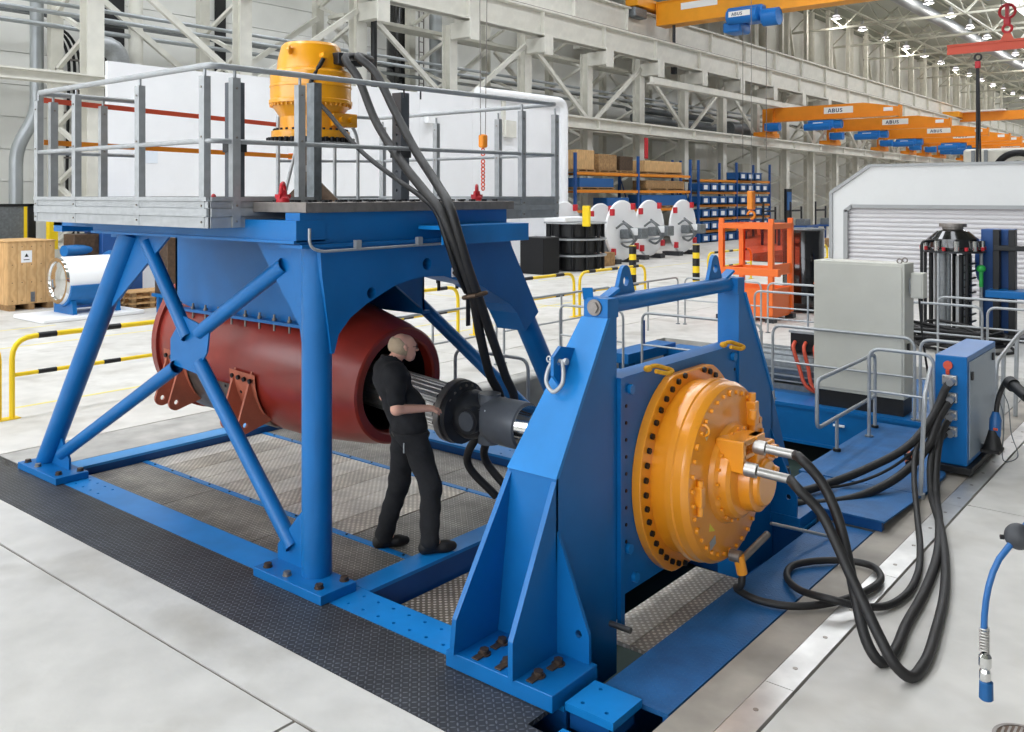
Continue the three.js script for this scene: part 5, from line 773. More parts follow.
{
  // orange cage (man basket)
  const x0 = 19.5, x1 = 20.6, z0 = -9.62, z1 = -8.4, h = 2.24, t = thing('crane_basket', 'orange steel crane basket with mesh glazing and solid lower panels', 'basket', [20.2, 0, -9.2]); const m = M.orange;
  for (const [x, z] of [[x0, z0], [x0, z1], [x1, z0], [x1, z1]]) obj('post', RB(x - 0.06, x + 0.06, 0.15, h, z - 0.06, z + 0.06, 0.01), m, t);
  obj('top_frame', [B(x0, x1, h - 0.12, h, z0 - 0.05, z0 + 0.05), B(x0, x1, h - 0.12, h, z1 - 0.05, z1 + 0.05), B(x0 - 0.05, x0 + 0.05, h - 0.12, h, z0, z1), B(x1 - 0.05, x1 + 0.05, h - 0.12, h, z0, z1)], m, t);
  each('mid_rail', [RB(x0 - 0.08, x0 + 0.08, 1.05, 1.22, z0, z1 + 0.2, 0.01), B(x1 - 0.05, x1 + 0.05, 1.05, 1.2, z0, z1), B(x0, x1, 1.05, 1.3, z1 - 0.03, z1 + 0.03), B(x0, x1, 1.05, 1.2, z0 - 0.03, z0 + 0.03)], m, t);
  each('lower_panel', [B(x0 - 0.02, x0 + 0.02, 0.1, 0.75, z0, z1), B(x0, x1, 0.1, 0.75, z1 - 0.02, z1 + 0.02), B(x1 - 0.02, x1 + 0.02, 0.1, 0.75, z0, z1), B(x0, x1, 0.08, 0.14, z0, z1)], m, t);
  each('foot', [[x0, z0], [x0, z1], [x1, z0], [x1, z1]].map(([x, z]) => B(x - 0.1, x + 0.1, 0, 0.1, z - 0.1, z + 0.1)), M.darkSteel, t);
  obj('glazing', [B(x1 - 0.01, x1, 1.3, h - 0.12, z0, z1)], phy({ color: 0xffa890, roughness: 0.1, transmission: 1, thickness: 0, ior: 1.3 }), t);
  each('lift_lug', [B(x0 - 0.03, x0 + 0.03, h, h + 0.12, z0 - 0.06, z0 + 0.06), B(x0 - 0.03, x0 + 0.03, h, h + 0.12, z1 - 0.06, z1 + 0.06), B(x1 - 0.03, x1 + 0.03, h, h + 0.12, z1 - 0.06, z1 + 0.06)], m, t);
  const hk = thing('chain_hoist_hook', 'orange chain hook block hanging over the crane basket', 'hook block', [20.2, h + 0.02, -9.2]); obj('block', [RB(20.1, 20.3, 2.55, 3.0, -9.27, -9.13, 0.03)], M.shelfOrange, hk); obj('rope', T([20.2, 3.0, -9.2], [20.2, 17.5, -9.2], 0.008, 6), M.steelDull, hk); obj('hook', torus([20.2, 2.42, -9.2], [1, 0, 0], 0.09, 0.03, 8, 18, 4.8), M.shelfOrange, hk);
  const dr = thing('black_container', 'tall black oval container behind the orange basket', 'container', [21.9, 0, -8.6]); obj('body', lathe([[0.42, 0.15], [0.5, 0.25], [0.5, 2.0], [0.48, 2.05], [0, 2.05]], [21.9, 0, -8.6], [0, 1, 0], 32), M.blackGloss, dr); obj('rim', torus([21.9, 2.05, -8.6], [0, 1, 0], 0.5, 0.025, 8, 32), M.galvDark, dr); obj('foot', T([21.9, 0, -8.6], [21.9, 0.15, -8.6], 0.32, 20), M.black, dr);
  const bl = thing('warning_light', 'small orange warning light on the railing by the grey cabinet', 'light', [18.05, 1.07, -6.8]); obj('base', T([18.05, 1.07, -6.8], [18.05, 1.1, -6.8], 0.07, 12), M.black, bl); obj('lens', new THREE.SphereGeometry(0.07, 12, 8, 0, 6.3, 0, 1.6).translate(18.05, 1.1, -6.8), M.orange, bl);
}
// ---------------------------------------------------------------- yellow barriers and bollards
{
  const stripes = (a, b, n, r) => { const o = []; for (let k = 0; k < n; k++) { const u = (k + 0.5) / n, w = 0.09; o.push(T([lerp(a[0], b[0], u - w / 2 * (3 / n)), lerp(a[1], b[1], u), lerp(a[2], b[2], u - w / 2 * (3 / n))], [lerp(a[0], b[0], u + w / 2 * (3 / n)), lerp(a[1], b[1], u), lerp(a[2], b[2], u + w / 2 * (3 / n))], r, 12)); } return o; };
  const bar = (label, a, b) => { const t = thing('safety_barrier', label, 'barrier', [(a[0] + b[0]) / 2, 0, (a[1] + b[1]) / 2], 'yellow tube barriers'); const r = 0.036, h = 1.04;
    obj('frame', bent([[a[0], 0, a[1]], [a[0], h, a[1]], [b[0], h, b[1]], [b[0], 0, b[1]]], r, 0.28, 10), M.barrier, t); obj('mid_rail', T([a[0], 0.56, a[1]], [b[0], 0.56, b[1]], 0.028, 10), M.barrier, t);
    each('black_stripe', [...stripes([a[0], h, a[1]], [b[0], h, b[1]], 3, r + 0.003), ...stripes([a[0], 0.56, a[1]], [b[0], 0.56, b[1]], 3, 0.031)], M.black, t); each('foot', [a, b].map(([x, z]) => B(x - 0.08, x + 0.08, 0, 0.012, z - 0.08, z + 0.08)), M.barrier, t); };
  const z = -12.42;
  bar('yellow barrier cut by the left edge of the picture', [2.1, z], [4.74, z]); bar('yellow barrier behind the left leg of the blue frame', [4.9, z], [7.55, z]); bar('yellow barrier hidden mostly behind the red hub', [7.75, z], [10.4, z]); bar('yellow barrier behind the front post of the frame', [10.6, z], [13.4, z]); bar('yellow barrier seen through the arch beside the hanging hoses', [13.9, z], [17.45, z]); bar('yellow barrier right of the slanted frame leg', [17.68, z], [20.7, z]);
  bar('yellow barrier behind the orange basket', [26.2, -13.4], [29.4, -13.4]); bar('yellow barrier right of the black container', [30.2, -12.2], [33.4, -12.2]);
  const bol = (label, x, zz, h = 1.35) => { const t = thing('bollard', label, 'bollard', [x, 0, zz]); obj('post', T([x, 0, zz], [x, h, zz], 0.11, 18), M.barrier, t); for (const y of [0.35, 0.8, 1.22]) obj('band', T([x, y - 0.12, zz], [x, y + 0.12, zz], 0.113, 18), M.black, t); };
  bol('striped yellow black bollard in front of the white discs', 23.6, -14.6); bol('striped yellow black bollard left of the orange basket', 25.4, -13.4);
  const rg = thing('tool_bundle', 'red and grey tools lying on the floor behind the stand', 'tools', [16.4, 0, -11.0]); for (let k = 0; k < 5; k++) obj('tool', hose([[16 + k * 0.2, 0.03, -11.3 + k * 0.1], [16.2 + k * 0.15, 0.1, -11.1], [16.6 + k * 0.1, 0.04, -10.9 - k * 0.05]], 0.04, 14, 8), k % 2 ? M.redPaint : M.galvDark, rg);
}
// ---------------------------------------------------------------- white discs, spools, racks
{
  const disc = (label, x, zz, R = 1.28, full = true) => { const t = thing('round_disc', label, 'disc', [x, 0, zz]); const c = [x, R + 0.12, zz];
    obj('plate', lathe([[0, -0.06], [R - 0.03, -0.06], [R, -0.03], [R, 0.03], [R - 0.03, 0.06], [0, 0.06]], c, [0, 0, 1], 48), M.white, t);
    for (const a of [0.6, 2.2, 3.9, 5.4]) { const px = c[0] + Math.sin(a) * (R - 0.06), py = c[1] + Math.cos(a) * (R - 0.06); obj('red_clamp', RB(px - 0.09, px + 0.09, py - 0.14, py + 0.14, zz + 0.04, zz + 0.2, 0.02), M.redPaint, t); }
    each('rim_foot', [B(x - 0.9, x - 0.5, 0, 0.2, zz - 0.6, zz + 0.3), B(x + 0.5, x + 0.9, 0, 0.2, zz - 0.6, zz + 0.3)], M.darkSteel, t);
    if (full) { obj('drive_unit', [RB(x + 0.0, x + 0.6, c[1] - 0.35, c[1] + 0.1, zz + 0.4, zz + 0.95, 0.04), RB(x - 0.3, x + 0.25, c[1] - 0.35, c[1] + 0.05, zz + 0.06, zz + 0.5, 0.06)], M.galvDark, t); obj('cover_box', RB(x - 0.06, x + 0.0, c[1] - 0.2, c[1] + 0.1, zz + 0.45, zz + 0.8, 0.03), M.white, t); obj('cabling', [sweep(curve([[x - 0.6, c[1] + 0.1, zz + 0.1], [x - 0.6, c[1] + 0.3, zz + 0.5], [x - 0.2, c[1] - 0.4, zz + 0.7], [x - 0.5, c[1] - 0.5, zz + 0.3], [x + 0.1, c[1] - 0.7, zz + 0.3], [x + 0.3, c[1] - 0.2, zz + 0.6], [x - 0.4, c[1] + 0.4, zz + 0.3]], 60), 0.05, 6)], M.galvDark, t); } };
  disc('large white round disc with drive box, nearest of three in front of the racks', 32.6, -20.7); disc('large white round disc with drive box, middle of three in front of the racks', 35.7, -21.2); disc('large white round disc with drive box, right one next to the blue bins', 39.0, -21.3);
  disc('plain white disc standing behind the black spools', 31.0, -22.6, 1.25, false); disc('white disc half hidden behind the first disc pair', 34.4, -23.0, 1.2, false);
  single('grey_unit', [RB(33.0, 33.6, 0.6, 1.5, -22.2, -21.6, 0.05), B(33.2, 33.4, 0, 0.6, -22, -21.8)], M.galvDark, 'grey box unit on a foot between spools and discs', 'unit');
  for (let k = 0; k < 3; k++) { const x = 28.6, zz = -20.3, y = k * 0.62; const t = thing('cable_spool', `black spool with pale flange, ${['bottom', 'middle', 'top'][k]} of the stack of three`, 'spool', [x, y, zz], 'stacked black spools');
    obj('flange', [T([x, y + 0.56, zz], [x, y + 0.62, zz], 1.22, 40)], M.galv, t); obj('drum', T([x, y + 0.08, zz], [x, y + 0.56, zz], 1.0, 32), M.black, t); each('rib', ring([x, y + 0.3, zz], [0, 1, 0], 1.08, 12, (p) => T([p[0], y + 0.04, p[2]], [p[0], y + 0.56, p[2]], 0.07, 6)), M.blackBolt, t); obj('base', T([x, y, zz], [x, y + 0.08, zz], 0.8, 24), M.darkSteel, t); }
  single('yellow_hanger', RB(27.7, 27.85, 1.72, 2.5, -19.35, -19.05, 0.03), M.barrier, 'yellow tag plate hanging in front of the top spool', 'hanger');
  single('flat_case', [RB(27.4, 29.4, 1.88, 2.05, -20.9, -19.9, 0.02), B(28.4, 28.8, 1.862, 1.88, -20.5, -20.1)], M.white, 'white flat case lying on top of the black spools', 'case');
  single('black_case', RB(25.9, 26.9, 0, 1.35, -20.9, -19.8, 0.05), M.blackBolt, 'black cube shaped case left of the spools', 'case');
  const cb = thing('wooden_box', 'small wooden box on the floor behind the spools', 'box', [31.2, 0, -20.6]); obj('box', RB(30.1, 31.3, 0, 0.55, -21.0, -20.2, 0.02), M.woodDark, cb);
  // rack of pallets (left) and rack of blue bins (right)
  const zf = -25.7, zb = -26.9;
  const rack = (label, x0, x1, ups, levels, h) => { const t = thing('pallet_rack', label, 'rack', [(x0 + x1) / 2, 0, -26.3]); for (const u of ups) for (const z of [zf, zb]) obj('upright', B(u - 0.07, u + 0.07, 0, h, z - 0.06, z + 0.06), M.blueFar, t); for (const y of levels) for (const z of [zf, zb]) obj('shelf_beam', B(x0, x1, y - 0.14, y, z - 0.04, z + 0.04), M.shelfOrange, t); each('shelf_panel', levels.map(y => B(x0, x1, y - 0.03, y, zb, zf)), M.galvDark, t); each('side_brace', ups.map(u => Bar([u, 0.5, zf], [u, h * 0.8, zb], 0.05, 0.05)), M.blueFar, t); return t; };
  const l1 = [2.15, 3.15, 4.05], l2 = [0.75, 1.5, 2.3, 3.1, 3.85];
  rack('blue pallet rack with orange beams holding timber crates behind the discs', 36.2, 48.0, [36.2, 42.1, 48.0], l1, 5.0); rack('blue rack full of blue storage bins next to the pallet rack', 49.0, 59.4, [49.0, 54.2, 59.4], l2, 5.0);
  const lv = ['bottom', 'second', 'third', 'fourth', 'fifth', 'top'], b0 = 0.02;
  const bin = (x, y, label) => { const t = thing('storage_bin', label, 'storage bin', [x, y, -26.0], 'blue bins on the right rack'); obj('tub', [B(x - 0.52, x + 0.52, y, y + 0.06, -26.5, -25.55), B(x - 0.52, x + 0.52, y, y + 0.5, -25.6, -25.55), B(x - 0.52, x + 0.52, y, y + 0.5, -26.5, -26.45), B(x - 0.52, x - 0.48, y, y + 0.5, -26.5, -25.55), B(x + 0.48, x + 0.52, y, y + 0.5, -26.5, -25.55), B(x - 0.55, x + 0.55, y + 0.44, y + 0.5, -25.57, -25.5)], M.binBlue, t); obj('label_card', B(x - 0.3, x + 0.16, y + 0.12, y + 0.38, -25.55, -25.53), M.white, t); };
  [0.0, ...l2].forEach((y, j) => { for (let k = 0; k < 8; k++) { if (j === 5 && (k < 4 || k > 6)) continue; if (k > 4 && j === 0) continue; bin(k < 4 ? 49.72 + k * 1.14 : 54.92 + (k - 4) * 1.14, y + b0, `blue bin, ${ordinals[k]} from left on the ${lv[j]} level of the bin rack`); } });
  const crate = (n, lab, x, y, w, h, m) => { const t = thing(n, lab, 'crate', [x, y, -26.2]); obj('pallet', [B(x - w / 2, x + w / 2, y, y + 0.04, -26.7, -25.7), B(x - w / 2, x + w / 2, y + 0.1, y + 0.14, -26.7, -25.7), ...[-0.45, 0, 0.45].map(u => B(x + u * w - 0.06, x + u * w + 0.06, y + 0.04, y + 0.1, -26.7, -25.7))], M.woodDark, t); obj('load', RB(x - w / 2 + 0.05, x + w / 2 - 0.05, y + 0.14, y + h, -26.65, -25.75, 0.02), m, t); };
  crate('pallet_load', 'pale cardboard load on the top shelf of the pallet rack, far left', 37.2, 4.06, 1.6, 1.1, M.wood); crate('pallet_load', 'stack of timber on the top shelf, second from left', 39.2, 4.06, 1.8, 0.95, M.woodDark); crate('pallet_load', 'dark brown case on the top shelf, third from left', 41.0, 4.06, 1.4, 0.9, M.brownSteel); crate('pallet_load', 'long pale timber load on the top shelf, right bay', 45.0, 4.06, 4.2, 0.75, M.wood);
  crate('pallet_load', 'blue case on the middle shelf of the left bay', 38.2, 3.16, 3.2, 0.6, M.binBlue); crate('pallet_load', 'low brown load on the middle shelf of the right bay', 45.2, 3.16, 4.4, 0.55, M.woodDark); crate('pallet_load', 'long blue case on the lower shelf of the right bay', 45.1, 2.16, 5.2, 0.75, M.binBlue); crate('pallet_load', 'blue case on the lower shelf of the left bay', 40.2, 2.16, 2.2, 0.6, M.binBlue);
}
// ---------------------------------------------------------------- left background
{
  const crate = (label, x0, x1, y1, z0, z1, n) => { const t = thing('wooden_crate', label, 'crate', [(x0 + x1) / 2, 0, (z0 + z1) / 2]); const w = (x1 - x0) / n;
    for (let k = 0; k < n; k++) obj('plank', RB(x0 + k * w + 0.003, x0 + (k + 1) * w - 0.003, 0.16, y1, z1 - 0.025 + (k % 2) * 0.004, z1 + (k % 2) * 0.004, 0.004, 1), M.wood, t);
    obj('panel', [B(x0, x1, 0.15, y1 - 0.01, z0, z1 - 0.025)], M.wood, t); obj('lid', RB(x0 - 0.02, x1 + 0.02, y1, y1 + 0.03, z0 - 0.02, z1 + 0.02, 0.005, 1), M.wood, t);
    each('runner', [0.1, 0.5, 0.9].map(u => B(lerp(x0, x1, u) - 0.07, lerp(x0, x1, u) + 0.07, 0, 0.15, z0, z1)), M.woodDark, t);
    const nl = []; for (let k = 0; k < n; k++) for (const y of [0.25, 0.7, 1.15, 1.6]) if (y < y1) nl.push(T([x0 + (k + 0.5) * w, y, z1], [x0 + (k + 0.5) * w, y, z1 + 0.008], 0.012, 6)); each('nail', nl, M.boltRust, t); return t; };
  const c1 = crate('pale wooden transport crate with a white label at the left edge', 9.3, 10.45, 1.72, -25.4, -23.85, 5);
  obj('label_sheet', B(9.62, 9.88, 1.2, 1.5, -23.846, -23.838), M.white, c1); obj('print_mark', [EZ([[9.7, 1.34], [9.8, 1.34], [9.75, 1.43]], -23.838, -23.836), B(9.68, 9.82, 1.26, 1.28, -23.838, -23.836)], M.blackBolt, c1); obj('strap_plate', B(9.85, 9.95, 0.2, 0.45, -23.846, -23.835), M.galvDark, c1);
  crate('second wooden crate cut by the left edge behind the labelled crate', 7.9, 9.25, 1.78, -26.4, -24.9, 5);
  single('blue_film', RB(8.7, 9.15, 0.2, 0.7, -24.85, -24.6, 0.05), std({ color: 0x9fc0e0, roughness: 0.4 }), 'light blue plastic film bundle between the crates', 'film');
  // drum on cradle
  const x0 = 9.6, x1 = 10.95, zc = -21.7, yc = 0.88, R = 0.56, d = thing('drum_machine', 'white and blue drum with chrome end face on a white base left of the frame', 'drum', [10.3, 0.06, zc]);
  obj('shell', T([x0, yc, zc], [x1, yc, zc], R, 40), M.white, d); obj('chrome_face', lathe([[0.0, 0.1], [0.2, 0.09], [0.34, 0.05], [0.44, 0.015], [0.46, 0.05], [0.54, 0.055], [0.56, 0.0]], [x0, yc, zc], [-1, 0, 0], 40), M.chrome, d);
  { const ar = []; for (let k = 0; k <= 20; k++) { const a = -0.15 - k / 20 * (Math.PI - 0.3); ar.push([zc + Math.cos(a) * 0.62, yc + Math.sin(a) * 0.62]); } for (let k = 20; k >= 0; k--) { const a = -0.15 - k / 20 * (Math.PI - 0.3); ar.push([zc + Math.cos(a) * 0.565, yc + Math.sin(a) * 0.565]); } obj('cradle', EX(ar, x0 + 0.02, x1), M.blue, d); }
  each('stand', [EX([[zc - 0.5, 0.1], [zc + 0.5, 0.1], [zc + 0.45, 0.42], [zc, 0.3], [zc - 0.45, 0.42]], x0 + 0.1, x0 + 0.2), EX([[zc - 0.5, 0.1], [zc + 0.5, 0.1], [zc + 0.45, 0.42], [zc, 0.3], [zc - 0.45, 0.42]], x1 - 0.2, x1 - 0.1)], M.blue, d);
  obj('rim_ring', [torus([x1 - 0.1, yc, zc], [1, 0, 0], 0.6, 0.06, 8, 36)], M.blue, d);
  obj('base_board', RB(8.9, 11.3, 0.001, 0.1, -22.5, -20.9, 0.03), M.white, d);
  const pal = (label, x, y, z) => { const t = thing('pallet', label, 'pallet', [x, y, z], 'stacked pallets'); for (let k = 0; k < 5; k++) obj('board', B(x - 0.6, x + 0.6, y + 0.12, y + 0.144, z - 0.4 + k * 0.17, z - 0.29 + k * 0.17), M.wood, t); obj('block', [-0.5, 0, 0.5].flatMap(a => [-0.33, 0, 0.33].map(b => B(x + a - 0.06, x + a + 0.06, y + 0.022, y + 0.12, z + b - 0.06, z + b + 0.06))), M.woodDark, t); obj('skid', [-0.33, 0, 0.33].map(b => B(x - 0.6, x + 0.6, y, y + 0.022, z + b - 0.05, z + b + 0.05)), M.wood, t); };
  ['lower', 'middle', 'upper'].forEach((n, i) => pal(`wooden euro pallet behind the frame leg, ${n} of three`, 12.0, i * 0.146, -22.2));
  const bm = thing('blue_machine', 'blue steel machine box behind the drum', 'machine', [11.9, 0, -24]); obj('body', RB(11.2, 12.3, 0.3, 1.95, -23.85, -22.85, 0.02), M.blueFar, bm); obj('side_arm', T([10.25, 1.5, -22.9], [11.2, 1.5, -23.2], 0.14, 16), M.blue, bm); obj('top_beam', RB(10.9, 12.6, 1.95, 2.1, -23.7, -23.0, 0.02), M.blueFar, bm); each('stand', [B(11.3, 11.5, 0, 0.3, -23.7, -22.95), B(12.0, 12.2, 0, 0.3, -23.7, -22.95)], M.blueFar, bm); obj('brown_case', RB(10.55, 11.19, 1.25, 1.9, -23.6, -23.0, 0.02), M.brownSteel, bm); obj('case_bracket', B(10.6, 11.19, 0, 1.25, -23.5, -23.1), M.blueFar, bm);
  single('brown_case', RB(11.55, 12.3, 0.48, 1.86, -20.9, -20.3, 0.02), M.brownSteel, 'tall dark brown case seen between leg and saddle', 'case');
  single('case_stand', [B(11.5, 12.35, 0.4, 0.48, -20.95, -20.25), B(11.6, 11.7, 0, 0.4, -20.9, -20.8), B(12.2, 12.3, 0, 0.4, -20.4, -20.3)], M.blue, 'blue low stand under the tall brown case', 'stand');
  const sc = thing('folding_screen', 'black framed grey screen with a yellow edge behind the crates', 'screen', [10.8, 0, -27]); obj('frame', [B(10.2, 10.28, 0, 2.65, -27.1, -27), B(11.1, 11.3, 0, 2.65, -27.1, -27), B(10.2, 11.3, 2.57, 2.65, -27.1, -27)], M.black, sc); obj('panel', B(10.28, 11.1, 0.1, 2.57, -27.08, -27.03), M.galvDark, sc); obj('yellow_edge', B(10.98, 11.06, 0.1, 2.57, -27.03, -27.0), M.barrier, sc);
  single('yellow_board', RB(11.36, 11.62, 1.35, 2.15, -26.5, -26.3, 0.02), M.barrier, 'yellow caution board leaning right of the grey screen', 'board');
  single('board_post', B(11.45, 11.53, 0, 1.35, -26.45, -26.38), M.black, 'black post under the yellow caution board', 'post');
  // big white partition behind the platform
  const wp = sgroup('wall_partition', [22, 0, -24]); for (let k = 0; k < 7; k++) obj('panel', B(11.9 + k * 2.97 + 0.004, 11.9 + (k + 1) * 2.97 - 0.004, 0, 6.55 + k * 0.06, -24.12, -24.0), M.whitePanel, wp);
  obj('frame_tube', bent([[27, 7.05, -23.95], [32.85, 7.1, -23.95], [32.85, 0, -23.95]], 0.2, 0.5, 12), M.white, wp);
  obj('side_wall', B(32.6, 32.7, 0, 6.9, -29, -24.1), M.whitePanel, wp);
  single('notice_sheet', [B(13.0, 13.35, 3.8, 4.25, -23.995, -23.985)], std({ color: 0xe3eaf2, roughness: 0.6 }), 'small pale notice sheet on the white partition', 'notice');
  single('wall_box', [RB(24.0, 24.6, 5.6, 6.0, -23.98, -23.75, 0.03)], M.white, 'small white box on the partition right of the top motor', 'box'); single('wall_bracket', [B(28.5, 28.7, 5.4, 6.8, -23.98, -23.9), RB(28.6, 29.3, 5.3, 6.0, -23.98, -23.8, 0.03)], M.steelWhite, 'white steel bracket with box on the partition', 'bracket');
  // straps closing the back of the platform
  single('barrier_strap', Bar([3.78, 3.8, -8.86], [6.75, 3.72, -8.86], 0.004, 0.05), M.spreader, 'upper red barrier strap across the back of the platform', 'strap'); single('barrier_strap', Bar([3.78, 3.4, -8.86], [6.75, 3.36, -8.86], 0.004, 0.05), M.shelfOrange, 'lower orange barrier strap across the back of the platform', 'strap');
  single('strap_clip', [RB(6.65, 6.95, 3.32, 3.4, -8.95, -8.87, 0.01), torus([6.95, 3.3, -8.9], [0, 0, 1], 0.06, 0.015)], M.orange, 'orange clip at the end of the lower barrier strap', 'clip');
  // pipes, ducts and cables on the wall
  single('wall_pipe', bent([[13.0, HY, -31], [13.0, 5.6, -31], [12.35, 4.4, -31], [12.35, 0.0, -31]], 0.21, 0.5, 16), M.pipe, 'thick grey vertical pipe on the wall at far left', 'pipe');
  for (let k = 0; k < 3; k++) { const x = 14.72 + k * 0.2; single('power_cable', hose([[x - 0.9, 8.9, -32.6], [x - 0.35, 8.6, -32.6], [x, 7.9, -32.6], [x + 0.02, 6, -32.6], [x - 0.02, 3.5, -32.6], [x, 1.0, -32.6], [x, 0, -32.6]], 0.055, 50, 8), M.black, `black vertical power cable on the left wall, ${['left', 'middle', 'right'][k]} of three`, 'cable'); }
  single('cable_clamp', [2.5, 4.2, 5.8, 6.9, 7.7].map(y => B(14.4, 15.5, y, y + 0.06, -32.72, -32.5)), M.steelDull, 'row of steel clamps holding the three black wall cables', 'clamp');
  for (const [y, z, n, r] of [[8.6, -28.7, 'lower', 0.075], [8.9, -28.75, 'upper', 0.07], [8.5, -30.4, 'rear', 0.08]]) single('wall_pipe', T([HX0 + 1, y, z], [70, y - 0.1, z], r, 12), M.pipe, `long grey service pipe along the crane wall, ${n} one`, 'pipe');
  single('cable_tray', [B(HX0 + 1, 120, 8.95, 9.0, -31.7, -31.3), B(HX0 + 1, 120, 9.0, 9.1, -31.7, -31.67), B(HX0 + 1, 120, 9.0, 9.1, -31.33, -31.3)], M.galvDark, 'galvanised cable tray along the crane wall above the pipes', 'cable tray');
  single('air_duct', bent([[14.2, 8.0, -30.4], [15.4, 8.0, -30.2], [15.4, 3, -30.2]], 0.36, 0.7, 16), M.galv, 'shiny elbow air duct above the left end of the white partition', 'duct');
  single('vent_pipe', T([16.1, 3, -30.4], [16.1, HY, -30.4], 0.24, 16), M.steelWhite, 'white vertical pipe next to the elbow air duct', 'pipe');
  single('louvre_panel', B(16.1, 16.95, 6.5, HY - 0.02, -32.98, -32.85), M.black, 'tall black louvre opening on the wall above the elbow duct', 'louvre'); single('louvre_panel', B(20.85, 21.3, 6.5, HY - 0.02, -32.98, -32.85), M.black, 'narrow black louvre opening on the wall left of the top motor', 'louvre');
  const bd = thing('black_duct', 'big black vertical duct right of the top motor', 'duct', [29.95, 7.0, -31.5]); obj('tube', T([29.95, 7.0, -31.5], [29.95, HY - 0.02, -31.5], 0.68, 28), M.blackGloss, bd); obj('ladder', [...Array(20)].map((_, k) => B(30.75, 31.1, 7.3 + k * 0.5, 7.34 + k * 0.5, -31.1, -31.06)).concat([B(30.75, 30.79, 7, 18, -31.1, -31.06), B(31.06, 31.1, 7, 18, -31.1, -31.06)]), M.steelDull, bd);
  single('black_pipe', T([24.75, 5.9, -27.6], [24.75, 11, -27.6], 0.13, 12), M.black, 'slim black vertical pipe right of the column behind the motor', 'pipe');
  single('wall_pipe', T([30.6, 6.5, -29.8], [30.6, 12, -29.8], 0.3, 16), M.pipe, 'grey vertical pipe beside the second column right of the duct', 'pipe');
  const ch = thing('chain_hook', 'yellow chain hoist hook with red chain hanging before the white partition', 'hook', [15.06, 2.95, -13.2]); obj('block', RB(14.97, 15.15, 3.95, 4.25, -13.28, -13.12, 0.05), M.shelfOrange, ch); obj('chain', [...Array(11)].map((_, k) => torus([15.06, 3.9 - k * 0.085, -13.2], k % 2 ? [1, 0, 0] : [0, 0, 1], 0.045, 0.016, 6, 12)), M.spreader, ch); obj('rope', [T([14.98, 4.2, -13.2], [14.9, 13.3, -13.2], 0.01, 5), T([15.14, 4.2, -13.2], [15.3, 13.3, -13.2], 0.01, 5)], M.steelDull, ch);
}
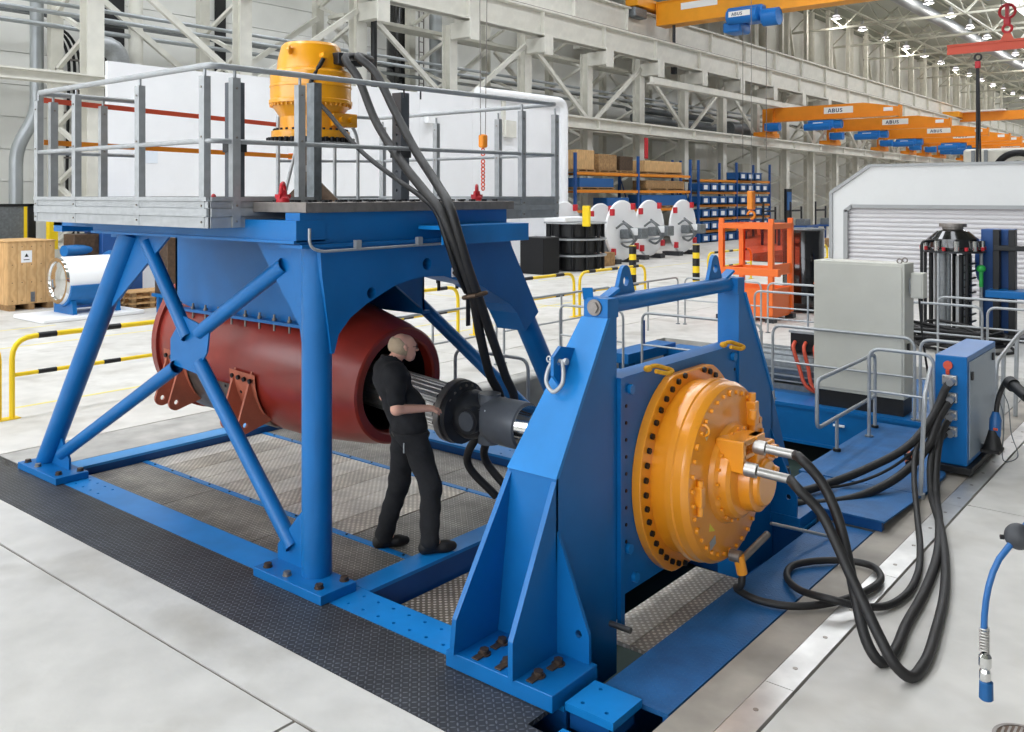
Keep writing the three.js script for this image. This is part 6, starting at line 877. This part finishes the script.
// ---------------------------------------------------------------- mezzanine boxes and far clutter
{
  [[46.4, 47.6, 4.4, 6.4, 'first'], [51.5, 53.0, 4.2, 6.3, 'second'], [54.2, 57.6, 4.6, 6.35, 'third'], [61.5, 63.6, 2.6, 5.2, 'fourth']].forEach(([a, b, y0, y1, n]) => { const t = thing('wall_cabinet', `pale grey electrical cabinet below the crane runway, ${n} from left`, 'cabinet', [(a + b) / 2, y0, -29.2]); obj('body', B(a, b, y0, y1, -29.4, -28.7), M.steelCream, t); each('door', [B(a + 0.05, (a + b) / 2 - 0.02, y0 + 0.05, y1 - 0.05, -28.7, -28.67), B((a + b) / 2 + 0.02, b - 0.05, y0 + 0.05, y1 - 0.05, -28.7, -28.67)], M.steelWhite, t); });
  struct(obj('trim_9', [B(44, 72, 2.35, 2.5, -31.5, -28.6)], M.steelCream));
  const red = single('red_flag', [B(44.9, 45.25, 5.0, 6.2, -27.0, -26.95)], M.redPaint, 'red sign plate on the column above the pallet rack', 'sign');
  single('pipe_bundle', [T([47, 7.6, -29], [58, 7.6, -29], 0.3, 14), T([47, 8.2, -29.4], [58, 8.2, -29.4], 0.2, 12)], M.galvDark, 'dark grey pipe bundle lying on the runway walkway', 'pipes');
  single('duct_roll', T([59, 7.6, -28.6], [63, 7.6, -28.6], 0.5, 18), M.galvDark, 'grey duct roll beside the first wall crane', 'duct');
  [['blue workbench frame at the far wall, nearest the black container', 50.5, -21.4], ['blue workbench frame at the far wall, middle', 53.5, -21.0], ['blue workbench frame at the far wall, right by the enclosure', 56.5, -20.6]].forEach(([l, x, z]) => { const t = thing('workbench', l, 'workbench', [x, 0, z]); obj('top', RB(x - 1, x + 1, 0.95, 1.05, z - 0.6, z + 0.6, 0.02), M.blueFar, t); for (const [a, b] of [[-0.9, -0.5], [0.9, -0.5], [-0.9, 0.5], [0.9, 0.5]]) obj('leg', B(x + a - 0.06, x + a + 0.06, 0, 0.95, z + b - 0.06, z + b + 0.06), M.blueFar, t); obj('back_frame', [B(x - 0.9, x - 0.8, 1.05, 2.5, z - 0.5, z - 0.42), B(x + 0.8, x + 0.9, 1.05, 2.2, z - 0.5, z - 0.42), B(x - 0.9, x + 0.9, 1.9, 2.0, z - 0.5, z - 0.42)], M.darkSteel, t); obj('parts_box', RB(x - 0.5, x + 0.4, 1.05, 1.45, z - 0.3, z + 0.3, 0.03), M.galvDark, t); });
  const ps = thing('panel_stand', 'tall dark panel stand with a light blue screen at the far wall', 'stand', [57, 0, -23.4]); obj('post', B(56.6, 57.5, 0, 3.3, -23.5, -23.35), M.blackBolt, ps); obj('screen', B(56.7, 57.4, 1.9, 3.1, -23.35, -23.32), M.airHose, ps);
  single('grey_mat', RB(37, 41.5, 0, 0.35, -16.8, -15.4, 0.05), M.galvDark, 'low dark grey platform on the far floor right of the container', 'platform');
  single('timber_skid', RB(46, 50, 0, 0.5, -19, -18, 0.05), M.woodDark, 'timber skid with parts on the far floor by the enclosure', 'skid');
  const wm = thing('white_housing', 'white machine housing with dark rings standing beyond the enclosure', 'housing', [62, 0, -10]); obj('body', RB(60, 64, 0, 5.7, -13.6, -6, 0.2), M.steelCream, wm); obj('ring', [torus([59.95, 4.2, -10.6], [1, 0, 0], 1.2, 0.2, 8, 30), torus([59.95, 4.2, -10.6], [1, 0, 0], 0.6, 0.14, 8, 24)], M.blackBolt, wm); each('rib', [-13, -12.3, -8.9, -8].map(z => B(59.9, 60, 4.2, 5.6, z - 0.1, z + 0.1)), M.galvDark, wm);
}
// ---------------------------------------------------------------- cranes
{
  const sign = (text, w, h, bg, fg) => { const c = document.createElement('canvas'); c.width = 256; c.height = 64; const g = c.getContext('2d'); g.fillStyle = bg; g.fillRect(0, 0, 256, 64); g.fillStyle = fg; g.font = 'bold 52px sans-serif'; g.textAlign = 'center'; g.textBaseline = 'middle'; g.fillText(text, 100, 34); const t = new THREE.CanvasTexture(c); t.colorSpace = THREE.SRGBColorSpace; return std({ map: t, roughness: 0.5 }); };
  const abus = sign('ABUS', 0, 0, '#f2f2ee', '#22365a');
  const plate = (x, y, z, w, h) => new THREE.PlaneGeometry(w, h).rotateY(-Math.PI / 2).translate(x, y, z);
  const xs = [62.2, 75, 88, 97.3, 103, 109, 119.6], nm = ['nearest', 'second nearest', 'third nearest', 'fourth nearest', 'fifth nearest', 'sixth nearest', 'farthest'];
  xs.forEach((x, i) => {
    const t = thing('wall_crane', `orange travelling wall crane, ${nm[i]} of the seven along the hall`, 'crane', [x, 7.05, -22], 'orange wall cranes');
    obj('boom', [EX([[-27, 8.2], [-17.9, 8.2], [-17.9, 8.75], [-20.2, 9.15], [-27, 9.15]], x - 0.14, x + 0.14), B(x - 0.3, x + 0.3, 8.15, 8.22, -27, -17.9)], M.craneOrange, t);
    obj('end_plate', B(x - 0.3, x + 0.3, 8.1, 8.85, -17.92, -17.82), M.craneOrange, t);
    obj('post', RB(x - 0.4, x + 0.4, 7.3, 9.1, -27.3, -26.5, 0.03), M.craneOrange, t); obj('carriage', RB(x - 1.3, x + 1.3, 7.06, 7.4, -27.6, -26.7, 0.05), M.craneOrange, t);
    const dv = obj('drive', [RB(x - 1.5, x - 0.5, 7.45, 8.0, -26.7, -26.0, 0.08), T([x - 1.3, 7.7, -26.4], [x - 1.3, 7.7, -25.6], 0.3, 14)], M.hoist, t);
    const hz = -22.8 - (i % 3) * 0.8; const ho = obj('hoist', [RB(x - 0.35, x + 0.35, 7.55, 8.1, hz - 1.2, hz + 0.6, 0.08), T([x, 7.8, hz + 0.6], [x, 7.8, hz + 1.1], 0.3, 16), T([x - 0.3, 7.65, hz - 1.4], [x - 0.3, 7.65, hz + 0.4], 0.25, 14)], M.hoist, t); obj('maker_plate', B(x - 0.36, x - 0.352, 7.75, 7.95, hz - 0.8, hz - 0.1), M.white, ho);
    obj('lettering', plate(x - 0.146, 8.75, -21.9, 2.0, 0.45), abus, t, true); obj('capacity_plate', B(x - 0.15, x - 0.141, 8.5, 8.75, -18.9, -18.3), M.white, t);
    obj('warning_plate', B(x - 0.42, x - 0.4, 7.7, 8.1, -27.1, -26.7), M.white, t);
  });
  // bridge cranes
  const b1 = thing('bridge_crane', 'large yellow bridge crane girder crossing the top of the picture', 'crane', [49, 13.2, -8]);
  obj('girder', [B(48.5, 48.56, 13.35, 14.7, -28.2, HZ1 - 0.3), B(49.4, 49.46, 13.35, 14.7, -28.2, HZ1 - 0.3), B(48.4, 49.56, 13.3, 13.36, -28.2, HZ1 - 0.3), B(48.4, 49.56, 14.7, 14.76, -28.2, HZ1 - 0.3), B(48.4, 49.56, 13.3, 14.76, -28.26, -28.2)], M.crane, b1); obj('end_carriage', RB(46.5, 51.5, 14.3, 14.9, -29.3, -28.4, 0.05), M.crane, b1); obj('buffer', RB(46.2, 47.6, 13.6, 14.2, -29, -28.4, 0.1), M.galvDark, b1);
  obj('name_plate', B(48.48, 48.5, 14.1, 14.5, -26.6, -24.2), M.white, b1); obj('pendant_pole', [T([48.9, 10.7, -27.3], [48.9, 13.3, -27.3], 0.1, 10), RB(48.75, 49.05, 10.3, 10.8, -27.45, -27.15, 0.04)], M.darkSteel, b1);
  const hs = obj('hoist', [RB(48.0, 49.9, 12.9, 13.7, -23.4, -21.2, 0.15), T([47.9, 13.1, -23.2], [47.9, 13.1, -21.4], 0.42, 18), RB(48.1, 49.6, 12.3, 12.9, -23.7, -22.6, 0.15), T([48.2, 12.9, -21.2], [48.2, 12.9, -20.3], 0.5, 16)], M.hoist, b1); obj('brand_plate', plate(47.465, 13.18, -22.35, 1.3, 0.32), abus, hs, true); obj('rope', [T([48.5, 5, -22.6], [48.5, 12.5, -22.6], 0.02, 5), T([49.0, 5, -21.4], [49.0, 12.5, -21.4], 0.02, 5)], M.steelDull, hs);
  obj('trolley', RB(48.2, 49.8, 12.6, 13.3, -10.2, -8.4, 0.1), M.hoist, b1);
  const b2 = thing('bridge_crane', 'distant yellow orange bridge crane at the far end of the hall', 'crane', [118, 11.7, -8]); obj('girder', B(117.6, 118.6, 11.7, 12.75, -28, HZ1 - 0.3), M.craneOrange, b2); obj('end_carriage', RB(115.5, 120.5, 12.15, 12.8, -28.4, -26.6, 0.05), M.crane, b2); obj('walkway', B(116.4, 117.6, 12.75, 12.9, -27, -22), M.white, b2);
  const sp = thing('spreader_beam', 'red orange spreader beam hanging from a red crane hook at upper right', 'spreader beam', [50, 10.1, -8.7]); obj('beam', [B(49.9, 50.1, 10.1, 10.2, -12.05, -5), B(49.9, 50.1, 10.5, 10.6, -12.05, -5), B(49.96, 50.04, 10.2, 10.5, -12.05, -5)], M.spreader, sp); obj('lug', EX([[-9.6, 10.6], [-9.0, 10.6], [-9.2, 11.0], [-9.4, 11.0]], 49.95, 50.05), M.spreader, sp); obj('hook', [torus([50, 11.15, -9.3], [1, 0, 0], 0.2, 0.07, 8, 20), RB(49.85, 50.15, 11.3, 11.7, -9.45, -9.15, 0.05)], M.redPaint, sp); obj('block', [torus([50, 12.0, -9.3], [1, 0, 0], 0.35, 0.07, 8, 26), B(49.9, 50.1, 11.65, 12.4, -9.38, -9.22)], M.redPaint, sp); obj('rope', [T([49.8, 12.2, -9.5], [49.6, 12.7, -9.5], 0.02, 5), T([50, 12.3, -9.2], [49.6, 12.7, -9.2], 0.02, 5)], M.steelDull, sp);
  obj('chain', [T([50, 4.2, -10.65], [50, 9.3, -10.65], 0.07, 8), T([50, 4.2, -10.5], [50, 9.3, -10.6], 0.05, 8), torus([50, 9.85, -10.62], [1, 0, 0], 0.16, 0.05, 6, 16)], M.darkSteel, sp); obj('shackle', RB(49.9, 50.1, 9.3, 9.65, -10.75, -10.5, 0.04), M.redPaint, sp);
}
// ---------------------------------------------------------------- the man at the coupling
{
  // smooth-joined distance field meshed with surface nets
  const cap = (p, a, b, ra, rb) => { const ax = b[0] - a[0], ay = b[1] - a[1], az = b[2] - a[2], px = p[0] - a[0], py = p[1] - a[1], pz = p[2] - a[2], l = ax * ax + ay * ay + az * az; let h = l > 0 ? (px * ax + py * ay + pz * az) / l : 0; h = h < 0 ? 0 : h > 1 ? 1 : h; const dx = px - ax * h, dy = py - ay * h, dz = pz - az * h; return Math.sqrt(dx * dx + dy * dy + dz * dz) - (ra + (rb - ra) * h); };
  const smin = (a, b, k) => { const h = Math.max(k - Math.abs(a - b), 0) / k; return Math.min(a, b) - h * h * k * 0.25; };
  const union = (bones, k) => (p) => { let d = 9; for (const [a, b, ra, rb] of bones) { const c = cap(p, a, b, ra, rb); d = d === 9 ? c : smin(d, c, k); } return d; };
  function nets(f, lo, hi, c) {
    const n = [0, 1, 2].map(i => Math.ceil((hi[i] - lo[i]) / c) + 1), [nx, ny, nz] = n, F = new Float32Array(nx * ny * nz), id = (i, j, k) => (k * ny + j) * nx + i;
    for (let k = 0; k < nz; k++) for (let j = 0; j < ny; j++) for (let i = 0; i < nx; i++) F[id(i, j, k)] = f([lo[0] + i * c, lo[1] + j * c, lo[2] + k * c]);
    const vid = new Int32Array(nx * ny * nz).fill(-1), pos = [], idx = [];
    for (let k = 0; k < nz - 1; k++) for (let j = 0; j < ny - 1; j++) for (let i = 0; i < nx - 1; i++) {
      let m = 0, cx = 0, cy = 0, cz = 0, q = 0; const v = [];
      for (let b = 0; b < 8; b++) { const s = F[id(i + (b & 1), j + (b >> 1 & 1), k + (b >> 2))]; v.push(s); if (s < 0) m |= 1 << b; }
      if (m === 0 || m === 255) continue;
      for (let a = 0; a < 8; a++) for (let ax = 0; ax < 3; ax++) { const b = a | (1 << ax); if (b === a) continue; if ((v[a] < 0) === (v[b] < 0)) continue; const t = v[a] / (v[a] - v[b]); cx += (a & 1) + (ax === 0 ? t : 0); cy += (a >> 1 & 1) + (ax === 1 ? t : 0); cz += (a >> 2) + (ax === 2 ? t : 0); q++; }
      vid[id(i, j, k)] = pos.length / 3; pos.push(lo[0] + (i + cx / q) * c, lo[1] + (j + cy / q) * c, lo[2] + (k + cz / q) * c);
    }
    for (let k = 1; k < nz - 1; k++) for (let j = 1; j < ny - 1; j++) for (let i = 1; i < nx - 1; i++) {
      const s = F[id(i, j, k)] < 0;
      for (let ax = 0; ax < 3; ax++) { const e = [0, 0, 0]; e[ax] = 1; if ((F[id(i + e[0], j + e[1], k + e[2])] < 0) === s) continue; const u = [0, 0, 0], w = [0, 0, 0]; u[(ax + 1) % 3] = 1; w[(ax + 2) % 3] = 1; const A = vid[id(i, j, k)], Bv = vid[id(i - u[0], j - u[1], k - u[2])], C = vid[id(i - u[0] - w[0], j - u[1] - w[1], k - u[2] - w[2])], Dv = vid[id(i - w[0], j - w[1], k - w[2])]; if (Math.min(A, Bv, C, Dv) < 0) continue; s ? idx.push(A, Bv, C, A, C, Dv) : idx.push(A, C, Bv, A, Dv, C); }
    }
    const g = new THREE.BufferGeometry(); g.setAttribute('position', new THREE.Float32BufferAttribute(pos, 3)); g.setIndex(idx); g.computeVertexNormals(); return g;
  }
  const box = (bones, pad) => { const lo = [9e9, 9e9, 9e9], hi = [-9e9, -9e9, -9e9]; for (const [a, b, ra, rb] of bones) for (const [q, r] of [[a, ra], [b, rb]]) for (let i = 0; i < 3; i++) { lo[i] = Math.min(lo[i], q[i] - r - pad); hi[i] = Math.max(hi[i], q[i] + r + pad); } return [lo, hi]; };
  const meshOf = (bones, k, c, cut) => { const u = union(bones, k), [lo, hi] = box(bones, c * 3); return nets(cut ? (p) => Math.max(u(p), cut(p)) : u, lo, hi, c); };
  // pose: facing f, right hand side r
  const fx = 0.86, fz = 0.5, rx = -0.5, rz = 0.86;
  const off = (p, f, r, y = 0) => [p[0] + fx * f + rx * r, p[1] + y, p[2] + fz * f + rz * r];
  const hip = [5.33, 0.93, -5.51], belly = [5.33, 1.1, -5.59], chest = [5.29, 1.33, -5.69], neck = [5.31, 1.465, -5.71], head = [5.425, 1.575, -5.67];
  const hR = off(hip, 0, 0.1), hL = off(hip, 0, -0.1), shR = off(chest, 0.0, 0.19, 0.06), shL = off(chest, 0.0, -0.19, 0.06);
  const elR = [5.115, 1.135, -5.43], wrR = [5.405, 1.105, -5.345], elL = [5.44, 1.12, -5.92], wrL = [5.6, 1.05, -5.78];
  const ftR = [5.2, 0.0, -5.08], knR = [5.31, 0.5, -5.23], anR = [5.2, 0.1, -5.13], ftL = [5.24, -0.1, -5.68], knL = [5.36, 0.44, -5.65], anL = [5.22, 0.0, -5.7];
  const torso = (g) => [[off(hip, 0, 0.07, 0.02), off(hip, 0, -0.07, 0.02), 0.125 + g, 0.125 + g], [off(belly, 0.03, 0.06), off(belly, 0.03, -0.06), 0.14 + g, 0.14 + g], [off(chest, 0.01, 0.09), off(chest, 0.01, -0.09), 0.125 + g, 0.125 + g], [off(chest, -0.01, 0.13, 0.07), off(chest, -0.01, -0.13, 0.07), 0.075 + g, 0.075 + g], [belly, chest, 0.13 + g, 0.12 + g]];
  const armU = (g) => [[shR, elR, 0.062 + g, 0.048 + g], [shL, elL, 0.062 + g, 0.048 + g]];
  const legs = (g) => [[hR, knR, 0.1 + g, 0.068 + g], [knR, anR, 0.064 + g, 0.048 + g], [hL, knL, 0.1 + g, 0.068 + g], [knL, anL, 0.064 + g, 0.048 + g]];
  const t = thing('person', 'balding man in black shirt and trousers reaching to the shaft coupling', 'person', [5.24, -0.1, -5.4]);
  // hands: palm, four fingers and thumb, each finger its own chain
  const hand = (w, dir, up, side, curl) => { const d = V(dir).normalize(), u = V(up), s = new THREE.Vector3().crossVectors(d, u).normalize().multiplyScalar(side); const uu = new THREE.Vector3().crossVectors(s, d).normalize(); const P = (a, b, c) => { const q = V(w).addScaledVector(d, a).addScaledVector(s, b).addScaledVector(uu, c); return [q.x, q.y, q.z]; }; const o = [[P(0, 0, 0), P(0.04, 0.012, 0), 0.026, 0.026], [P(0.03, 0.022, 0), P(0.085, 0.03, 0), 0.017, 0.013], [P(0.03, -0.016, 0), P(0.085, -0.028, 0), 0.017, 0.012], [P(0.03, 0, 0), P(0.088, 0, 0), 0.018, 0.013]];
    [[0.03, 0.07, 0.9], [0.01, 0.08, 1], [-0.01, 0.075, 0.95], [-0.03, 0.058, 0.78]].forEach(([b, L, k], i) => { const c = curl * (1 + i * 0.15); const a = P(0.085, b, 0), m = P(0.085 + L * 0.5 * Math.cos(c * 0.5), b * 1.08, -L * 0.5 * Math.sin(c * 0.5)), e = P(0.085 + L * 0.5 * Math.cos(c * 0.5) + L * 0.5 * Math.cos(c), b * 1.05, -L * 0.5 * Math.sin(c * 0.5) - L * 0.5 * Math.sin(c)); o.push([a, m, 0.0098, 0.009], [m, e, 0.009, 0.0075]); });
    const t0 = P(0.015, 0.025, -0.005), t1 = P(0.05, 0.055, -0.02), t2 = P(0.085, 0.058, -0.035); o.push([t0, t1, 0.014, 0.011], [t1, t2, 0.011, 0.009]); return o; };
  const handR = hand(wrR, [0.9, -0.2, -0.12], [0, 1, 0.1], 1, 0.55), handL = hand(wrL, [0.8, -0.3, 0.3], [0, 1, 0], -1, 0.8);
  const headB = [[[head[0] - 0.02, head[1] + 0.03, head[2] - 0.01], [head[0] + 0.012, head[1] + 0.025, head[2] + 0.008], 0.094, 0.088], [[head[0] + 0.01, head[1] - 0.01, head[2]], off(head, 0.055, 0, -0.075), 0.075, 0.045], [off(head, 0.06, 0.02, -0.02), off(head, 0.06, -0.02, -0.02), 0.04, 0.04]];
  const face = [[off(head, 0.098, 0, 0.012), off(head, 0.122, 0, -0.022), 0.009, 0.013], [off(head, 0.088, 0.022, -0.055), off(head, 0.088, -0.022, -0.055), 0.011, 0.011], [off(head, 0.0, 0.088, 0.0), off(head, -0.01, 0.094, 0.025), 0.011, 0.014], [off(head, 0.0, -0.088, 0.0), off(head, -0.01, -0.094, 0.025), 0.011, 0.014], [off(head, 0.09, 0.035, 0.03), off(head, 0.09, -0.035, 0.03), 0.014, 0.014]];
  const neckB = [[[neck[0] - 0.02, neck[1] - 0.04, neck[2]], [head[0] - 0.03, head[1] - 0.03, head[2] - 0.01], 0.062, 0.058]];
  const foreR = [[elR, wrR, 0.045, 0.029]], foreL = [[elL, wrL, 0.045, 0.029]];
  // the body under the clothes, one surface; head and hands on finer grids
  const coarse = meshOf([...torso(-0.012), ...armU(-0.008), ...legs(-0.014), ...foreR, ...foreL, ...neckB, [headB[0][0], headB[0][1], 0.07, 0.07], [anR, off(anR, 0.1, 0, -0.05), 0.04, 0.03], [anL, off(anL, 0.1, 0, -0.05), 0.04, 0.03]], 0.04, 0.013);
  const fineHead = meshOf([...headB, ...neckB, ...face], 0.022, 0.0042);
  const fineR = meshOf([...handR, [elR, wrR, 0.045, 0.028]], 0.012, 0.0038), fineL = meshOf([...handL, [elL, wrL, 0.045, 0.028]], 0.012, 0.0042);
  obj('body', [coarse, fineHead, fineR, fineL], M.skin, t);
  // clothes follow the body
  const beltY = 0.905;
  const neckCut = (p) => { const x = p[0] - neck[0] - 0.03, y = p[1] - neck[1] - 0.035, z = p[2] - neck[2]; return 0.075 - Math.hypot(x, y * 0.9, z); };
  const slv = (a, b) => [a, [lerp(a[0], b[0], 0.72), lerp(a[1], b[1], 0.72), lerp(a[2], b[2], 0.72)], 0.09, 0.074];
  const sh = [...torso(0.018), slv(shR, elR), slv(shL, elL), [[neck[0] - 0.01, neck[1] - 0.03, neck[2]], [neck[0] + 0.01, neck[1] + 0.01, neck[2]], 0.085, 0.075]];
  const fold = (p) => 0.004 * Math.sin(p[1] * 46 + p[0] * 22) * Math.sin(p[2] * 31 + p[0] * 18);
  const su = union(sh, 0.05); { const [lo, hi] = box(sh, 0.04); obj('shirt', nets((p) => Math.max(su(p) + fold(p), neckCut(p), (beltY - 0.05 - p[1])), lo, hi, 0.009), M.shirt, t); }
  const col = sweep(curve([off(neck, 0.1, 0.02, -0.02), off(neck, 0.04, 0.085, 0.02), off(neck, -0.05, 0.06, 0.045), off(neck, -0.06, -0.05, 0.045), off(neck, 0.04, -0.085, 0.02), off(neck, 0.1, -0.02, -0.02)], 30), 0.016, 8); obj('collar', col, M.shirt, t);
  const tr = [[off(hip, 0, 0.07, 0.02), off(hip, 0, -0.07, 0.02), 0.145, 0.145], ...[[hR, knR, 0.125, 0.088], [knR, [anR[0], anR[1] + 0.0, anR[2]], 0.088, 0.078], [hL, knL, 0.125, 0.088], [knL, [anL[0], anL[1] + 0.0, anL[2]], 0.088, 0.078]]];
  const tu = union(tr, 0.045); { const [lo, hi] = box(tr, 0.04); obj('trousers', nets((p) => Math.max(tu(p) + 0.006 * Math.sin(p[1] * 38 + p[2] * 20) * Math.sin(p[0] * 34 + p[1] * 9), p[1] - beltY - 0.02, (Math.hypot(p[0] - anR[0], p[2] - anR[2]) < Math.hypot(p[0] - anL[0], p[2] - anL[2]) ? 0.055 : -0.045) - p[1]), lo, hi, 0.01), M.trouser, t); }
  obj('pocket_zip', [Bar([5.21, 0.78, -5.31], [5.25, 0.7, -5.29], 0.008, 0.008), Bar([5.15, 0.86, -5.38], [5.14, 0.78, -5.37], 0.008, 0.008)], M.galv, t);
  const shoe = (a, y) => { const b = [[[a[0] - 0.01, y + 0.075, a[2]], off([a[0], y + 0.075, a[2]], -0.03, 0), 0.05, 0.045], [off([a[0], y + 0.045, a[2]], -0.05, 0), off([a[0], y + 0.04, a[2]], 0.13, 0), 0.045, 0.044], [off([a[0], y + 0.045, a[2]], 0.12, 0.01), off([a[0], y + 0.04, a[2]], 0.19, 0.005), 0.042, 0.036]]; const s = union(b, 0.04), [lo, hi] = box(b, 0.03); return nets((p) => Math.max(s(p), y + 0.002 - p[1]), lo, hi, 0.008); };
  obj('shoe', shoe(anR, 0.0), M.shoe, t); obj('shoe', shoe(anL, -0.1), M.shoe, t);
  // hair: fringe round a bald crown
  const hb = [[[head[0] - 0.03, head[1] + 0.022, head[2] - 0.015], [head[0] - 0.005, head[1] + 0.02, head[2]], 0.102, 0.097]], hu = union(hb, 0.02), [hlo, hhi] = box(hb, 0.02);
  obj('hair', nets((p) => { const f = (p[0] - head[0]) * fx + (p[2] - head[2]) * fz, y = p[1] - head[1]; return Math.max(hu(p) + 0.002 * Math.sin(p[0] * 260) * Math.sin(p[1] * 230 + p[2] * 200), f - 0.012 + Math.max(0, y - 0.02) * 0.8, y - 0.098 + Math.max(0, f + 0.06) * 0.25, -0.062 - y - f * 0.35); }, hlo, hhi, 0.005), M.hair, t);
  const eyes = [0.032, -0.032].map(r => new THREE.SphereGeometry(0.009, 10, 8).translate(...off(head, 0.094, r, 0.012))); obj('eye', eyes, M.white, t);
  obj('glasses', [torus(off(head, 0.112, 0.032, 0.01), [fx, 0, fz], 0.021, 0.0025, 6, 18), torus(off(head, 0.112, -0.032, 0.01), [fx, 0, fz], 0.021, 0.0025, 6, 18), T(off(head, 0.112, 0.052, 0.014), off(head, 0.0, 0.096, 0.018), 0.0025, 6), T(off(head, 0.112, -0.052, 0.014), off(head, 0.0, -0.096, 0.018), 0.0025, 6), T(off(head, 0.115, 0.012, 0.014), off(head, 0.115, -0.012, 0.014), 0.0025, 6)], M.blackBolt, t);
  { const bb = [[off(hip, 0.012, 0.07, 0.0), off(hip, 0.012, -0.07, 0.0), 0.155, 0.155]], bu = union(bb, 0.02), [lo, hi] = box(bb, 0.02); obj('belt', nets((p) => Math.max(bu(p), Math.abs(p[1] - beltY + 0.02) - 0.02), lo, hi, 0.008), M.black, t); }
}
scene.traverse(o => { if (o.isMesh) { o.castShadow = true; o.receiveShadow = true; } });
renderer.render(scene, camera);
